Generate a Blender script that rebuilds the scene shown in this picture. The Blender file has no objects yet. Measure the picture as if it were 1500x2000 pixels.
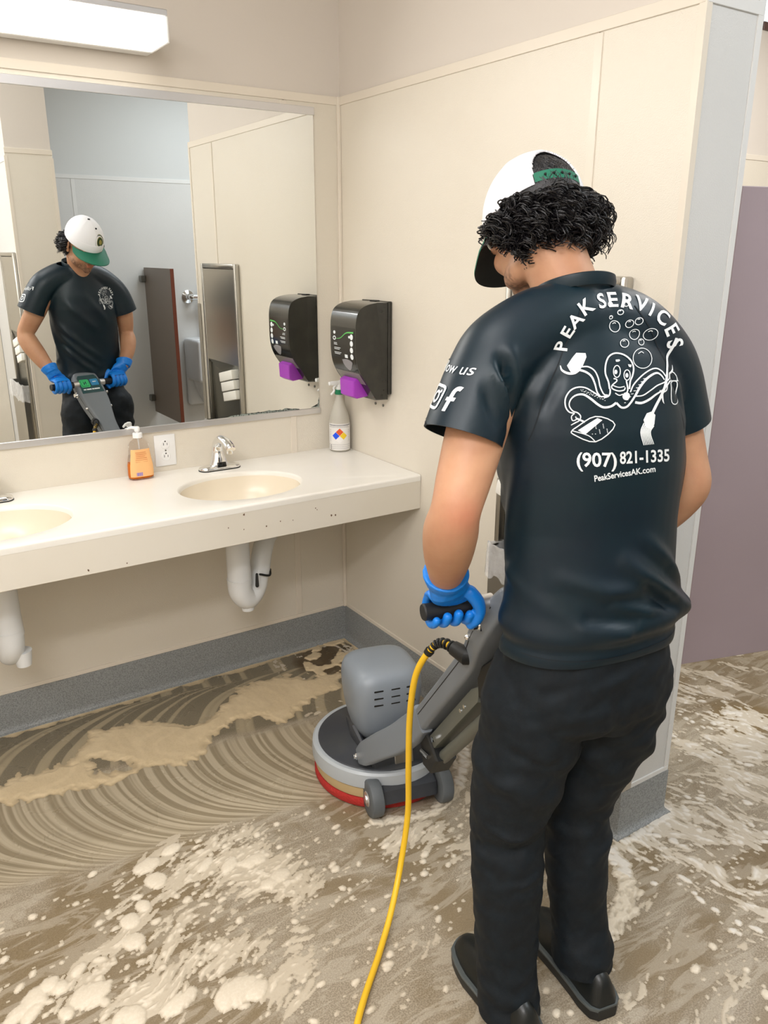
import bpy, bmesh, math, random
import numpy as np
from mathutils import Vector, Matrix, noise as mnoise
from mathutils.bvhtree import BVHTree

S = bpy.context.scene
COL = S.collection
random.seed(7)
PI = math.pi

# ------------------------------------------------------------------ camera
def make_camera():
    yaw, pitch, roll, f = 0.5825, 0.3101, -0.0026, 1581.3
    fw = Vector((math.sin(yaw)*math.cos(pitch), math.cos(yaw)*math.cos(pitch), -math.sin(pitch)))
    r = Vector((math.cos(yaw), -math.sin(yaw), 0)); d = fw.cross(r)
    c, s = math.cos(roll), math.sin(roll)
    r2, d2 = c*r + s*d, -s*r + c*d
    cam = bpy.data.cameras.new('camera'); o = bpy.data.objects.new('camera', cam); COL.objects.link(o)
    M = Matrix((r2, -d2, -fw)).transposed().to_4x4(); M.translation = (-1.6492, -2.8077, 1.6197)
    o.matrix_world = M
    cam.sensor_fit = 'VERTICAL'; cam.sensor_height = 24; cam.lens = f/2000*24; cam.clip_start = .02
    S.camera = o
make_camera()
# ------------------------------------------------------------------ world, lights, exposure
w = bpy.data.worlds.new('room_air'); S.world = w; w.use_nodes = True
w.node_tree.nodes['Background'].inputs[0].default_value = (.9, .95, 1, 1)
w.node_tree.nodes['Background'].inputs[1].default_value = .3
S.view_settings.view_transform = 'Standard'; S.view_settings.look = 'None'
S.view_settings.exposure = -0.24; S.view_settings.gamma = 1.0; S.view_settings.use_curve_mapping = False
CEIL = 3.0
def area(name, loc, size, power, color, rot=(0, 0, 0)):
    l = bpy.data.lights.new(name, 'AREA'); l.shape = 'RECTANGLE'; l.size, l.size_y = size; l.energy = power; l.color = color
    o = bpy.data.objects.new(name, l); COL.objects.link(o); o.location = loc; o.rotation_euler = rot
    return o
area('ceiling_or_fill_lamp', (-1.25, -1.95, CEIL-.03), (.3, 1.1), 16, (1, .985, .99))
area('ceiling_or_fill_lamp', (-2.35, -3.35, CEIL-.03), (1.2, .35), 62, (1, .985, 1))
area('ceiling_or_fill_lamp', (-2.85, -2.3, CEIL-.03), (.35, 1.2), 38, (1, .985, .99))  # added fill, unseen: flattens the light on lower walls and machine
area('ceiling_or_fill_lamp', (1.1, -2.7, CEIL-.03), (1.1, .5), 38, (.88, .945, 1))
area('ceiling_or_fill_lamp', (2.3, -1.0, CEIL-.03), (.6, 1.1), 46, (1, .98, .96))  # unseen lamp, placed and powered to brighten the alcove wall
area('vanity_lamp', (-1.31, -.225, 2.24), (1.16, .07), 11, (1, .97, .93), (math.radians(-60), 0, 0))

# ------------------------------------------------------------------ helpers
def srgb(*c):
    c = [v/255 for v in c]
    return tuple(v/12.92 if v <= .04045 else ((v+.055)/1.055)**2.4 for v in c)+(1,)
def mat(name, col, rough=.5, metal=0., bump=None, vary=None, spec=None, sheen=0, trans=0, ior=1.45, coat=0, emit=None, alpha=None):
    m = bpy.data.materials.new(name); m.use_nodes = True; nt = m.node_tree; b = nt.nodes['Principled BSDF']
    I = b.inputs
    I['Base Color'].default_value = col; I['Roughness'].default_value = rough; I['Metallic'].default_value = metal
    if spec is not None: I['Specular IOR Level'].default_value = spec
    if sheen: I['Sheen Weight'].default_value = sheen; I['Sheen Roughness'].default_value = .4
    if trans: I['Transmission Weight'].default_value = trans; I['IOR'].default_value = ior
    if coat: I['Coat Weight'].default_value = coat; I['Coat Roughness'].default_value = .08
    if alpha is not None: I['Alpha'].default_value = alpha
    if emit: I['Emission Color'].default_value = emit[0]; I['Emission Strength'].default_value = emit[1]
    if bump or vary:
        tc = nt.nodes.new('ShaderNodeTexCoord')
    if vary:      # (scale, second colour, contrast lo, hi)
        n = nt.nodes.new('ShaderNodeTexNoise'); n.inputs['Scale'].default_value = vary[0]; n.inputs['Detail'].default_value = 4
        nt.links.new(tc.outputs['Object'], n.inputs['Vector'])
        r = nt.nodes.new('ShaderNodeMapRange'); r.inputs[1].default_value = vary[2]; r.inputs[2].default_value = vary[3]
        nt.links.new(n.outputs['Fac'], r.inputs[0])
        mx = nt.nodes.new('ShaderNodeMix'); mx.data_type = 'RGBA'; mx.inputs[6].default_value = col; mx.inputs[7].default_value = vary[1]
        nt.links.new(r.outputs[0], mx.inputs[0]); nt.links.new(mx.outputs[2], I['Base Color'])
    if bump:      # (scale, strength, distance)
        n = nt.nodes.new('ShaderNodeTexNoise'); n.inputs['Scale'].default_value = bump[0]; n.inputs['Detail'].default_value = 3
        nt.links.new(tc.outputs['Object'], n.inputs['Vector'])
        bp = nt.nodes.new('ShaderNodeBump'); bp.inputs['Strength'].default_value = bump[1]; bp.inputs['Distance'].default_value = bump[2]
        nt.links.new(n.outputs['Fac'], bp.inputs['Height']); nt.links.new(bp.outputs[0], I['Normal'])
    return m
def link(name, me, m, parent=None, smooth=35, inv=None):
    o = bpy.data.objects.new(name, me); COL.objects.link(o)
    for mm in (m if isinstance(m, (list, tuple)) else [m]): me.materials.append(mm)
    if smooth:
        me.shade_smooth(); me.set_sharp_from_angle(angle=math.radians(smooth))
    if parent is not None:
        o.parent = parent
        if parent.type == 'EMPTY': o.matrix_parent_inverse = parent.matrix_basis.inverted()
    return o
def obj(name, bm, m, parent=None, smooth=35, recalc=True):
    if recalc: bmesh.ops.recalc_face_normals(bm, faces=bm.faces)
    me = bpy.data.meshes.new(name); bm.to_mesh(me); bm.free()
    return link(name, me, m, parent, smooth)
def BM(): return bmesh.new()
def empty(name, loc, label, cat, group=None):
    o = bpy.data.objects.new(name, None); COL.objects.link(o); o.location = loc; o.empty_display_size = .05
    return tag(o, label, cat, group)
def tag(o, label, cat, group=None):
    o['label'] = label; o['category'] = cat
    if group: o['group'] = group
    return o
def struct(o): o['kind'] = 'structure'; return o
def copy_tree(o, dx, parent=None):
    c = o.copy(); COL.objects.link(c)
    if parent is None: c.location = o.location + Vector(dx)
    else: c.parent = parent; c.matrix_parent_inverse = o.matrix_parent_inverse.copy()
    for ch in list(o.children): copy_tree(ch, dx, c)
    return c
def box(bm, lo, hi, bev=0., seg=2):
    lo, hi = Vector(lo), Vector(hi); c = (lo+hi)/2; s = hi-lo
    g = bmesh.ops.create_cube(bm, size=1, matrix=Matrix.Translation(c) @ Matrix.Diagonal((*s, 1)))
    if bev:
        es = list({e for v in g['verts'] for e in v.link_edges})
        bmesh.ops.bevel(bm, geom=es, offset=bev, segments=seg, profile=.5, affect='EDGES')
    return bm
def xbox(bm, M, s, bev=0., seg=2):
    g = bmesh.ops.create_cube(bm, size=1, matrix=M @ Matrix.Diagonal((*s, 1)))
    if bev:
        es = list({e for v in g['verts'] for e in v.link_edges})
        bmesh.ops.bevel(bm, geom=es, offset=bev, segments=seg, profile=.5, affect='EDGES')
    return bm
def ring_faces(bm, a, b):
    n = len(a)
    for i in range(n): bm.faces.new((a[i], a[(i+1) % n], b[(i+1) % n], b[i]))
def loft(bm, rings, cap0=True, cap1=True):
    vs = [[bm.verts.new(p) for p in r] for r in rings]
    for a, b in zip(vs, vs[1:]): ring_faces(bm, a, b)
    if cap0: bm.faces.new(list(reversed(vs[0])))
    if cap1: bm.faces.new(vs[-1])
    return vs
def spline(pts, n):      # Catmull-Rom resample of rows of numbers
    P = np.array(pts, float); P = np.vstack([2*P[0]-P[1], P, 2*P[-1]-P[-2]]); out = []
    for i in range(1, len(P)-2):
        p0, p1, p2, p3 = P[i-1:i+3]
        for t in np.linspace(0, 1, n, endpoint=False):
            out.append(.5*(2*p1+(p2-p0)*t+(2*p0-5*p1+4*p2-p3)*t*t+(-p0+3*p1-3*p2+p3)*t**3))
    out.append(P[-2]); return np.array(out)
def tube(bm, pts, rad, sides=12, caps=True, round_ends=False, flat=None, up=None):
    P = [Vector(p) for p in pts]; n = len(P)
    R = [rad]*n if isinstance(rad, (int, float)) else list(rad)
    T = [(P[min(i+1, n-1)]-P[max(i-1, 0)]).normalized() for i in range(n)]
    ref = Vector(up) if up else (Vector((0, 0, 1)) if abs(T[0].z) < .9 else Vector((1, 0, 0)))
    N = (ref - T[0]*ref.dot(T[0])).normalized(); rings = []
    if round_ends:
        add = [(-R[0]*math.cos(a), R[0]*math.sin(a)) for a in (.25, .7, 1.15)]
        for dd, rr in add: rings.append((P[0]+T[0]*dd, N.copy(), T[0].cross(N), rr))
    for i in range(n):
        N = (N - T[i]*N.dot(T[i])).normalized(); B = T[i].cross(N)
        rings.append((P[i], N.copy(), B, R[i]))
    if round_ends:
        for dd, rr in [(R[-1]*math.cos(a), R[-1]*math.sin(a)) for a in (1.15, .7, .25)]: rings.append((P[-1]+T[-1]*dd, N.copy(), T[-1].cross(N), rr))
    fa, fb = flat or (1, 1)
    return loft(bm, [[p+nn*(math.cos(2*PI*k/sides)*r*fa)+bb*(math.sin(2*PI*k/sides)*r*fb) for k in range(sides)] for p, nn, bb, r in rings], caps, caps)
def lathe(bm, c, prof, seg=32, axis='z', sx=1, sy=1):   # prof: (r, h)
    c = Vector(c); rs = []
    for r, h in prof:
        ring = []
        for k in range(seg):
            a = 2*PI*k/seg; x, y = math.cos(a)*r*sx, math.sin(a)*r*sy
            ring.append(c+Vector({'z': (x, y, h), 'y': (x, h, -y), 'x': (h, x, y)}[axis]))
        rs.append(ring)
    return loft(bm, rs)
def prism(bm, poly, fn, d0, d1, bev=0., seg=2):   # poly of 2D points, fn(a, b, depth) -> 3D
    n = len(poly); lo = [bm.verts.new(fn(a, b, d0)) for a, b in poly]; hi = [bm.verts.new(fn(a, b, d1)) for a, b in poly]
    fs = [bm.faces.new(lo), bm.faces.new(list(reversed(hi)))]
    for i in range(n): fs.append(bm.faces.new((lo[i], hi[i], hi[(i+1) % n], lo[(i+1) % n])))
    if bev:
        es = list({e for f in fs[:2] for e in f.edges})
        bmesh.ops.bevel(bm, geom=es, offset=bev, segments=seg, profile=.5, affect='EDGES')
def voxel(bm, size, it=4, fac=.5):
    bmesh.ops.recalc_face_normals(bm, faces=bm.faces)
    me = bpy.data.meshes.new('tmp'); bm.to_mesh(me); bm.free()
    o = bpy.data.objects.new('tmp', me); COL.objects.link(o)
    r = o.modifiers.new('r', 'REMESH'); r.mode = 'VOXEL'; r.voxel_size = size; r.use_smooth_shade = True
    if it:
        s = o.modifiers.new('s', 'SMOOTH'); s.factor = fac; s.iterations = it
    dg = bpy.context.evaluated_depsgraph_get()
    out = bpy.data.meshes.new_from_object(o.evaluated_get(dg))
    bpy.data.objects.remove(o); bpy.data.meshes.remove(me)
    return out
def co_of(me):
    a = np.empty(len(me.vertices)*3); me.vertices.foreach_get('co', a); return a.reshape(-1, 3)
def no_of(me):
    a = np.empty(len(me.vertices)*3); me.vertices.foreach_get('normal', a); return a.reshape(-1, 3)
def set_co(me, a): me.vertices.foreach_set('co', a.ravel()); me.update()
_rs = np.random.RandomState(3); _PG = _rs.rand(256, 256)*2*PI; _PG3 = _rs.rand(64, 64, 64)
def pnoise(x, y):
    xi, yi = np.floor(x).astype(int), np.floor(y).astype(int); xf, yf = x-xi, y-yi
    u, v = xf*xf*xf*(xf*(xf*6-15)+10), yf*yf*yf*(yf*(yf*6-15)+10)
    def g(i, j, dx, dy):
        a = _PG[i % 256, j % 256]; return np.cos(a)*dx+np.sin(a)*dy
    a = g(xi, yi, xf, yf)*(1-u)+g(xi+1, yi, xf-1, yf)*u
    b = g(xi, yi+1, xf, yf-1)*(1-u)+g(xi+1, yi+1, xf-1, yf-1)*u
    return (a*(1-v)+b*v)*1.4
def fbm(x, y, o=4):
    s, a = 0, 1
    for k in range(o): s = s+a*pnoise(x*2**k+17*k, y*2**k-9*k); a *= .5
    return s
def vnoise3(P):
    i = np.floor(P).astype(int); f = P-i; f = f*f*(3-2*f); r = 0
    for dx in (0, 1):
        for dy in (0, 1):
            for dz in (0, 1):
                w = (f[:, 0] if dx else 1-f[:, 0])*(f[:, 1] if dy else 1-f[:, 1])*(f[:, 2] if dz else 1-f[:, 2])
                r = r+w*_PG3[(i[:, 0]+dx) % 64, (i[:, 1]+dy) % 64, (i[:, 2]+dz) % 64]
    return r*2-1

# ------------------------------------------------------------------ materials
M = {}
def frp(name, c1, c2):
    m = mat(name, c1, .33, bump=(330, .22, .004), vary=(1.3, c2, .35, .7), spec=.45); return m
M['panel'] = frp('panel_cream', srgb(226, 219, 205), srgb(222, 214, 198))
M['panel_cool'] = frp('panel_cool_light', srgb(214, 214, 212), srgb(208, 208, 206))  # cool light on wall end and far wall tinted into the panel colour
M['paint'] = mat('wall_paint', srgb(216, 208, 198), .6, bump=(60, .08, .002))
M['paint_cool'] = mat('wall_paint_cool_light', srgb(206, 208, 207), .6, bump=(60, .08, .002))  # far wall paint, its cool light put into the colour
M['strip'] = mat('trim_strip', srgb(227, 218, 203), .35)
M['strip_cool'] = mat('trim_strip_cool_light', srgb(222, 222, 220), .35)  # strips on the coolly lit faces, that light tinted in
M['cove'] = mat('cove_epoxy', srgb(150, 153, 152), .45, bump=(420, .25, .003), vary=(240, srgb(122, 124, 124), .42, .62))
M['ceil'] = mat('ceiling_white', srgb(232, 230, 225), .8)
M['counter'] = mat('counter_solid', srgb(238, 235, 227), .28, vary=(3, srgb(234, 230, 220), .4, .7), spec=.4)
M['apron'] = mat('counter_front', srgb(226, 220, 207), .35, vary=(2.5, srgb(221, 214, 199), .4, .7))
M['basin'] = mat('basin_cream', srgb(232, 221, 200), .25)
M['chip'] = mat('chip_brown', srgb(105, 80, 60), .8)
M['chrome'] = mat('chrome', (.86, .87, .88, 1), .06, 1)
M['steel'] = mat('brushed_steel', (.50, .48, .44, 1), .28, 1, bump=(90, .05, .002))
M['steel_dark'] = mat('steel_inside', (.22, .22, .20, 1), .35, 1)
M['alu'] = mat('aluminium', (.75, .75, .77, 1), .35, 1)
M['mirror'] = mat('mirror_glass', (.90, .92, .91, 1), .0, 1)
M['black'] = mat('gloss_black', srgb(38, 38, 34), .16, spec=.6, vary=(20, srgb(46, 46, 40), .4, .7))
M['black2'] = mat('black_label', srgb(14, 14, 13), .12)
M['matblack'] = mat('matt_black', srgb(22, 23, 23), .5)
M['white'] = mat('white_plastic', srgb(238, 238, 236), .35)
M['pvc'] = mat('pvc_white', srgb(232, 234, 234), .25)
M['ink'] = mat('print_white', srgb(235, 240, 242), .6)
M['dark_ink'] = mat('print_dark', srgb(60, 62, 70), .6)
M['purple'] = mat('purple_plastic', srgb(168, 62, 190), .4)
M['green'] = mat('green_plastic', srgb(10, 120, 80), .4)
M['silver_lens'] = mat('grey_lens', srgb(140, 138, 142), .3)
M['grey_flat'] = mat('dispenser_grey', srgb(120, 118, 108), .35)
M['paper'] = mat('paper_white', srgb(240, 238, 230), .8)
def film():
    m = mat('plastic_film', (.95, .96, .97, 1), .15, bump=(45, .6, .01)); nt = m.node_tree; b = nt.nodes['Principled BSDF']
    tr = nt.nodes.new('ShaderNodeBsdfTransparent'); mx = nt.nodes.new('ShaderNodeMixShader'); mx.inputs[0].default_value = .42
    o = nt.nodes['Material Output']; nt.links.new(tr.outputs[0], mx.inputs[1]); nt.links.new(b.outputs[0], mx.inputs[2]); nt.links.new(mx.outputs[0], o.inputs[0])
    return m
M['film'] = film()

# ------------------------------------------------------------------ room shell
T = .197; L1 = 1.543; YF = -3.75; XL, XR, YR = -3.3, 3.4, .22; ZB, ZT = .15, 2.155; NX0, NX1, NY = -.678, -.408, -2.73
def slab(name, lo, hi, m, parent=None): return obj(name, box(BM(), lo, hi), m, parent, 0)
ceiling = struct(slab('ceiling', (XL-.1, YF-.1, CEIL), (XR+.1, YR+.1, CEIL+.1), M['ceil']))
wb = struct(slab('wall_back', (XL, .006, 0), (0.006, .11, CEIL), M['paint']))
wr = struct(slab('wall_right', (.006, -L1+.006, 0), (T-.006, YR, CEIL), M['paint']))
wf = struct(slab('wall_far', (XL, YF-.1, 0), (XR, YF-.006, CEIL), M['paint_cool']))
wl = struct(slab('wall_left', (XL-.1, YF, 0), (XL-.006, .0, CEIL), M['paint']))
wn = struct(slab('wall_nib', (NX0+.006, YF, 0), (NX1-.006, NY-.006, CEIL), M['paint']))
wa = struct(slab('wall_alcove', (T, YR+.006, 0), (XR, YR+.11, CEIL), M['paint']))
we = struct(slab('wall_end', (XR+.006, YF, 0), (XR+.1, YR, CEIL), M['paint']))
def panels(wall, axis, pos, sgn, cuts, m, sm, z0=ZB, z1=ZT, th=.006, caps=True):
    """cladding panels on a wall: axis 'x' runs along x at y=pos facing sgn*y, axis 'y' likewise"""
    f0, f1 = sorted((pos, pos-sgn*th))
    for a, b in zip(cuts, cuts[1:]):
        lo, hi = (a+.0015, f0, z0), (b-.0015, f1, z1)
        if axis == 'y': lo, hi = (f0, a+.0015, z0), (f1, b-.0015, z1)
        obj('wall_panel', box(BM(), lo, hi, .001, 1), m, wall, 0)
    g0, g1 = sorted((pos-sgn*.001, pos+sgn*.0035))
    for c in cuts[1:-1]:
        lo, hi = (c-.013, g0, z0+.017), (c+.013, g1, z1-.03)
        if axis == 'y': lo, hi = (g0, c-.013, z0+.017), (g1, c+.013, z1-.03)
        obj('divider_strip', box(BM(), lo, hi, .0012, 1), sm, wall, 0)
    if caps:
        for zz in (z1-.014, z0+.008):
            h = .028 if zz > 1 else .016
            lo, hi = (cuts[0], g0, zz-h/2), (cuts[-1], g1, zz+h/2)
            if axis == 'y': lo, hi = (g0, cuts[0], zz-h/2), (g1, cuts[-1], zz+h/2)
            obj('cap_strip', box(BM(), lo, hi, .0012, 1), sm, wall, 0)
panels(wb, 'x', 0, -1, [XL, -2.666, -1.446, -.226, 0], M['panel'], M['strip'])
panels(wr, 'y', 0, -1, [-L1, -1.245, 0], M['panel'], M['strip'])
panels(wr, 'x', -L1, -1, [0, T], M['panel_cool'], M['strip_cool'])
panels(wr, 'y', T, 1, [-L1, -.3, YR], M['panel'], M['strip'])
panels(wn, 'x', NY, 1, [NX0, NX1], M['panel'], M['strip'], z1=2.2)
panels(wn, 'y', NX0, -1, [YF, NY], M['panel_cool'], M['strip_cool'])
panels(wn, 'y', NX1, 1, [YF, NY], M['panel_cool'], M['strip_cool'])
panels(wf, 'x', YF, 1, [NX1, -.06, 1.16, 2.38, XR], M['panel_cool'], M['strip_cool'])
panels(wf, 'x', YF, 1, [XL, -2.0, NX0], M['panel'], M['strip'])
panels(wa, 'x', YR, -1, [T, 1.4, 2.62, XR], M['panel'], M['strip'])
def lstrip(x, y, sx, sy, z0, z1, m, w=.016, t=.003):   # angle strip round an outside corner (sx, sy point outwards)
    bm = BM()
    box(bm, (min(x, x-sx*w), min(y, y+sy*t), z0), (max(x, x-sx*w), max(y, y+sy*t), z1))
    box(bm, (min(x, x+sx*t), min(y+sy*t, y-sy*w), z0), (max(x, x+sx*t), max(y+sy*t, y-sy*w), z1))
    return bm
for nm, a in (('trim_1', (0, -L1, -1, -1)), ('trim_2', (T, -L1, 1, -1)), ('trim_3', (NX0, NY, -1, 1)), ('trim_4', (NX1, NY, 1, 1))):
    struct(obj(nm, lstrip(*a, ZB, CEIL if nm == 'trim_2' else ZT, M['strip']), M['strip'] if nm != 'trim_2' else M['strip_cool'], None, 0))
struct(obj('trim_5', box(BM(), (-.013, -.013, ZB), (.0, .0, ZT), .003), M['strip'], None, 0))   # inside corner
# cove baseboards: profile swept along straight runs with mitred ends
def cove(name, p0, p1, nrm, m0=0, m1=0):
    p0, p1, nrm = Vector((*p0, 0)), Vector((*p1, 0)), Vector((*nrm, 0)); d = (p1-p0).normalized()
    pr = [(0, ZB), (.004, ZB), (.005, ZB-.003), (.005, .026)]+[(.005+.014*(1-math.cos(a)), .026-.021*math.sin(a)) for a in np.linspace(.2, PI/2, 6)]+[(.020, .003), (.020, -.01), (0, -.01)]
    bm = BM()
    r0 = [bm.verts.new(p0+nrm*n+d*(m0*n)+Vector((0, 0, z))) for n, z in pr]; r1 = [bm.verts.new(p1+nrm*n-d*(m1*n)+Vector((0, 0, z))) for n, z in pr]
    ring_faces(bm, r0, r1); bm.faces.new(r0); bm.faces.new(r1)
    return struct(obj(name, bm, M['cove'], None, 40))
cove('baseboard_back', (XL, 0), (0, 0), (0, -1), 0, 1)
cove('baseboard_right', (0, 0), (0, -L1), (-1, 0), 1, -1)
cove('baseboard_right_end', (0, -L1), (T, -L1), (0, -1), -1, -1)
cove('baseboard_alcove_side', (T, -L1), (T, YR), (1, 0), -1, 1)
cove('baseboard_alcove', (T, YR), (XR, YR), (0, -1), 1, 0)
cove('baseboard_nib_side', (NX0, NY), (NX0, YF), (-1, 0), -1, 1)
cove('baseboard_nib_end', (NX1, NY), (NX0, NY), (0, 1), -1, -1)
cove('baseboard_nib_inner', (NX1, YF), (NX1, NY), (1, 0), 1, -1)
cove('baseboard_far', (XR, YF), (NX1, YF), (0, 1), 0, 1)
# stainless corner guard on the wall end, a thing screwed on
g = empty('corner_guard', (0, -L1, .15), 'narrow stainless corner guard on the lower wall end beside the towel unit', 'corner guard')
obj('guard_angle', lstrip(0-.003, -L1-.003, -1, -1, .153, 1.356, None, .037, .002), M['steel'], g, 0)
for zz in (.3, .75, 1.2):
    bm = BM(); lathe(bm, (.018, -L1-.0045, zz), [(.004, -.0015), (.004, 0)], 10, 'y'); obj('screw', bm, M['steel_dark'], g)

# ------------------------------------------------------------------ floor
def floor_mat():
    m = bpy.data.materials.new('wet_epoxy_floor'); m.use_nodes = True; nt = m.node_tree; N, Lk = nt.nodes, nt.links; b = N['Principled BSDF']
    def nd(t, **k):
        n = N.new(t)
        for a, v in k.items(): setattr(n, a, v)
        return n
    def mth(op, a, b2=None, c=None, clamp=False):
        n = nd('ShaderNodeMath', operation=op, use_clamp=clamp)
        for i, v in enumerate((a, b2, c)):
            if v is None: continue
            if isinstance(v, (int, float)): n.inputs[i].default_value = v
            else: Lk.new(v, n.inputs[i])
        return n.outputs[0]
    def mr(v, a, b2, c=0., d=1.):
        n = nd('ShaderNodeMapRange', interpolation_type='SMOOTHSTEP'); Lk.new(v, n.inputs[0])
        for i, q in enumerate((a, b2, c, d)): n.inputs[i+1].default_value = q
        return n.outputs[0]
    def noise(vec, sc, det=3, rough=.5, dist=0., dim='3D'):
        n = nd('ShaderNodeTexNoise', noise_dimensions=dim)
        n.inputs['Scale'].default_value = sc; n.inputs['Detail'].default_value = det; n.inputs['Roughness'].default_value = rough; n.inputs['Distortion'].default_value = dist
        Lk.new(vec, n.inputs['W' if dim == '1D' else 'Vector']); return n.outputs['Fac']
    def mix(f, a, b2):
        n = nd('ShaderNodeMix', data_type='RGBA')
        for i, v in ((0, f), (6, a), (7, b2)):
            if isinstance(v, (int, float, tuple)): n.inputs[i].default_value = v
            else: Lk.new(v, n.inputs[i])
        return n.outputs[2]
    pos = nd('ShaderNodeTexCoord').outputs['Object']; sp = nd('ShaderNodeSeparateXYZ'); Lk.new(pos, sp.inputs[0]); X, Y = sp.outputs[0], sp.outputs[1]
    # base epoxy chips
    n1 = noise(pos, 260, 3); n2 = noise(pos, 900, 2); n3 = noise(pos, 2.2, 4, .6, .6)
    base = mix(mr(n1, .38, .64), srgb(138, 126, 107), srgb(170, 158, 138))
    base = mix(mr(n2, .56, .72, 0, .5), base, srgb(196, 184, 164))
    wet = mr(n3, .44, .58)
    base = mix(mth('MULTIPLY', wet, .75), base, srgb(124, 106, 76))
    # hazy soap film, streaked
    mp = nd('ShaderNodeMapping'); Lk.new(pos, mp.inputs[0]); mp.inputs['Rotation'].default_value = (0, 0, math.radians(-20)); mp.inputs['Scale'].default_value = (3.4, 13.0, 1)
    film_n = noise(mp.outputs[0], 1.5, 5, .6, 1.6)
    film = mth('MULTIPLY', mr(film_n, .485, .56), mr(noise(pos, 420, 3), .30, .62, .55, .9))
    base = mix(mth('MULTIPLY', film, .5), base, srgb(194, 184, 166))
    # scrubbed arcs left by the turning pad: s along the pass, t across it
    th = math.atan2(-.1205, .842); cs, sn = math.cos(th), math.sin(th)
    dx = mth('ADD', X, 1.48); dy = mth('ADD', Y, .405)
    s_ = mth('ADD', mth('MULTIPLY', dx, cs), mth('MULTIPLY', dy, sn)); t_ = mth('SUBTRACT', mth('MULTIPLY', dy, cs), mth('MULTIPLY', dx, sn))
    wob = mth('MULTIPLY', mth('SUBTRACT', noise(pos, 2.0, 2), .5), .10)
    t2 = mth('ADD', t_, wob)
    def arcs(t, r, sc, sign):
        q = mth('SQRT', mth('MAXIMUM', mth('SUBTRACT', r*r, mth('MULTIPLY', t, t)), .0))
        ph = mth('ADD', s_, mth('MULTIPLY', q, sign))
        a = noise(ph, sc, 1.2, .5, 0, '1D'); c2 = noise(ph, sc*3.2, 1, .5, 0, '1D')
        return mth('ADD', mr(a, .40, .60), mth('MULTIPLY', mth('SUBTRACT', c2, .5), .7))
    a1 = arcs(t2, .42, 40, 1)
    band = mth('MULTIPLY', mr(t2, -.43, -.36), mr(t2, .06, .0)); band = mth('MULTIPLY', band, mr(s_, 1.12, .95))
    grain = noise(pos, 500, 2)
    a1 = mth('ADD', a1, mth('MULTIPLY', mth('SUBTRACT', grain, .5), .5), None, True)
    arccol = mix(a1, srgb(145, 132, 108), srgb(184, 171, 147))
    base = mix(band, base, arccol)
    a2 = arcs(mth('SUBTRACT', t2, .02), .40, 13, 1)
    band2 = mth('MULTIPLY', mr(t2, .03, .08), mr(s_, 1.5, 1.3))
    c2 = mix(mth('MULTIPLY', mr(a2, .55, 1.05), .75, None, True), mix(mr(n1, .35, .65), srgb(112, 103, 84), srgb(128, 118, 98)), srgb(176, 161, 132))
    lim = mth('MULTIPLY', band2, mr(X, .0, -.1))
    base = mix(lim, base, c2)
    # muddy water in the alcove
    mud = mth('MULTIPLY', mr(noise(pos, 1.7, 3, .5, 1.), .52, .6), mr(X, .35, .6))
    base = mix(mth('MULTIPLY', mud, .8), base, srgb(116, 92, 46))
    cdx = mth('ADD', X, .16); cdy = mth('ADD', Y, .14)
    cd = mth('ADD', mth('SQRT', mth('ADD', mth('MULTIPLY', cdx, cdx), mth('MULTIPLY', cdy, cdy))), mth('MULTIPLY', mth('SUBTRACT', noise(pos, 9, 3), .5), .12))
    base = mix(mth('MULTIPLY', mr(cd, .17, .12), .85), base, srgb(78, 60, 34))
    Lk.new(base, b.inputs['Base Color'])
    rg = mr(noise(pos, 5, 4, .6, .5), .35, .62, .14, .42); Lk.new(rg, b.inputs['Roughness'])
    bp = nd('ShaderNodeBump'); bp.inputs['Strength'].default_value = .18; bp.inputs['Distance'].default_value = .003
    Lk.new(mth('ADD', mth('MULTIPLY', n1, .6), mth('MULTIPLY', a1, band)), bp.inputs['Height']); Lk.new(bp.outputs[0], b.inputs['Normal'])
    return m
floor = struct(slab('floor', (XL-.1, YF-.1, -.1), (XR+.1, YR+.1, 0), floor_mat()))

# ------------------------------------------------------------------ wall mirror
g = empty('wall_mirror', (-1.03, 0, 1.02), 'large frameless wall mirror in thin metal channels above the vanity counter', 'mirror')
obj('mirror_glass', box(BM(), (-1.95, -.0065, 1.030), (-.112, -.0042, 2.092)), M['mirror'], g, 0)
obj('top_channel', box(BM(), (-1.95, -.011, 2.086), (-.109, 0, 2.112), .001, 1), M['alu'], g, 0)
obj('bottom_channel', box(BM(), (-1.95, -.011, 1.012), (-.109, 0, 1.034), .001, 1), M['alu'], g, 0)
M['desilver'] = mat('mirror_corrosion', srgb(150, 160, 152), .6, vary=(160, srgb(40, 44, 40), .5, .6))
def blotch(name, pts, parent):    # flat worn patch of the silvering, lifted a hair off the glass
    bm = BM(); bm.faces.new([bm.verts.new((x, -.0069, z)) for x, z in pts]); bmesh.ops.triangulate(bm, faces=bm.faces); return obj(name, bm, M['desilver'], parent, 0)
top = []; xs = np.linspace(-.50, -.20, 40)
for i, x in enumerate(xs): top.append((x, 1.036+(.004+.013*abs(fbm(np.array([x*22]), np.array([3.1]), 3)[0]))*math.sin(PI*i/39)**.5))
blotch('worn_silver_edge', [(-.50, 1.0345), (-.20, 1.0345)]+top[::-1], g)
blotch('worn_silver_corner', [(-.1125, 1.036), (-.1125, 1.075), (-.116, 1.066), (-.118, 1.05), (-.126, 1.042), (-.15, 1.037)], g)

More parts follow.
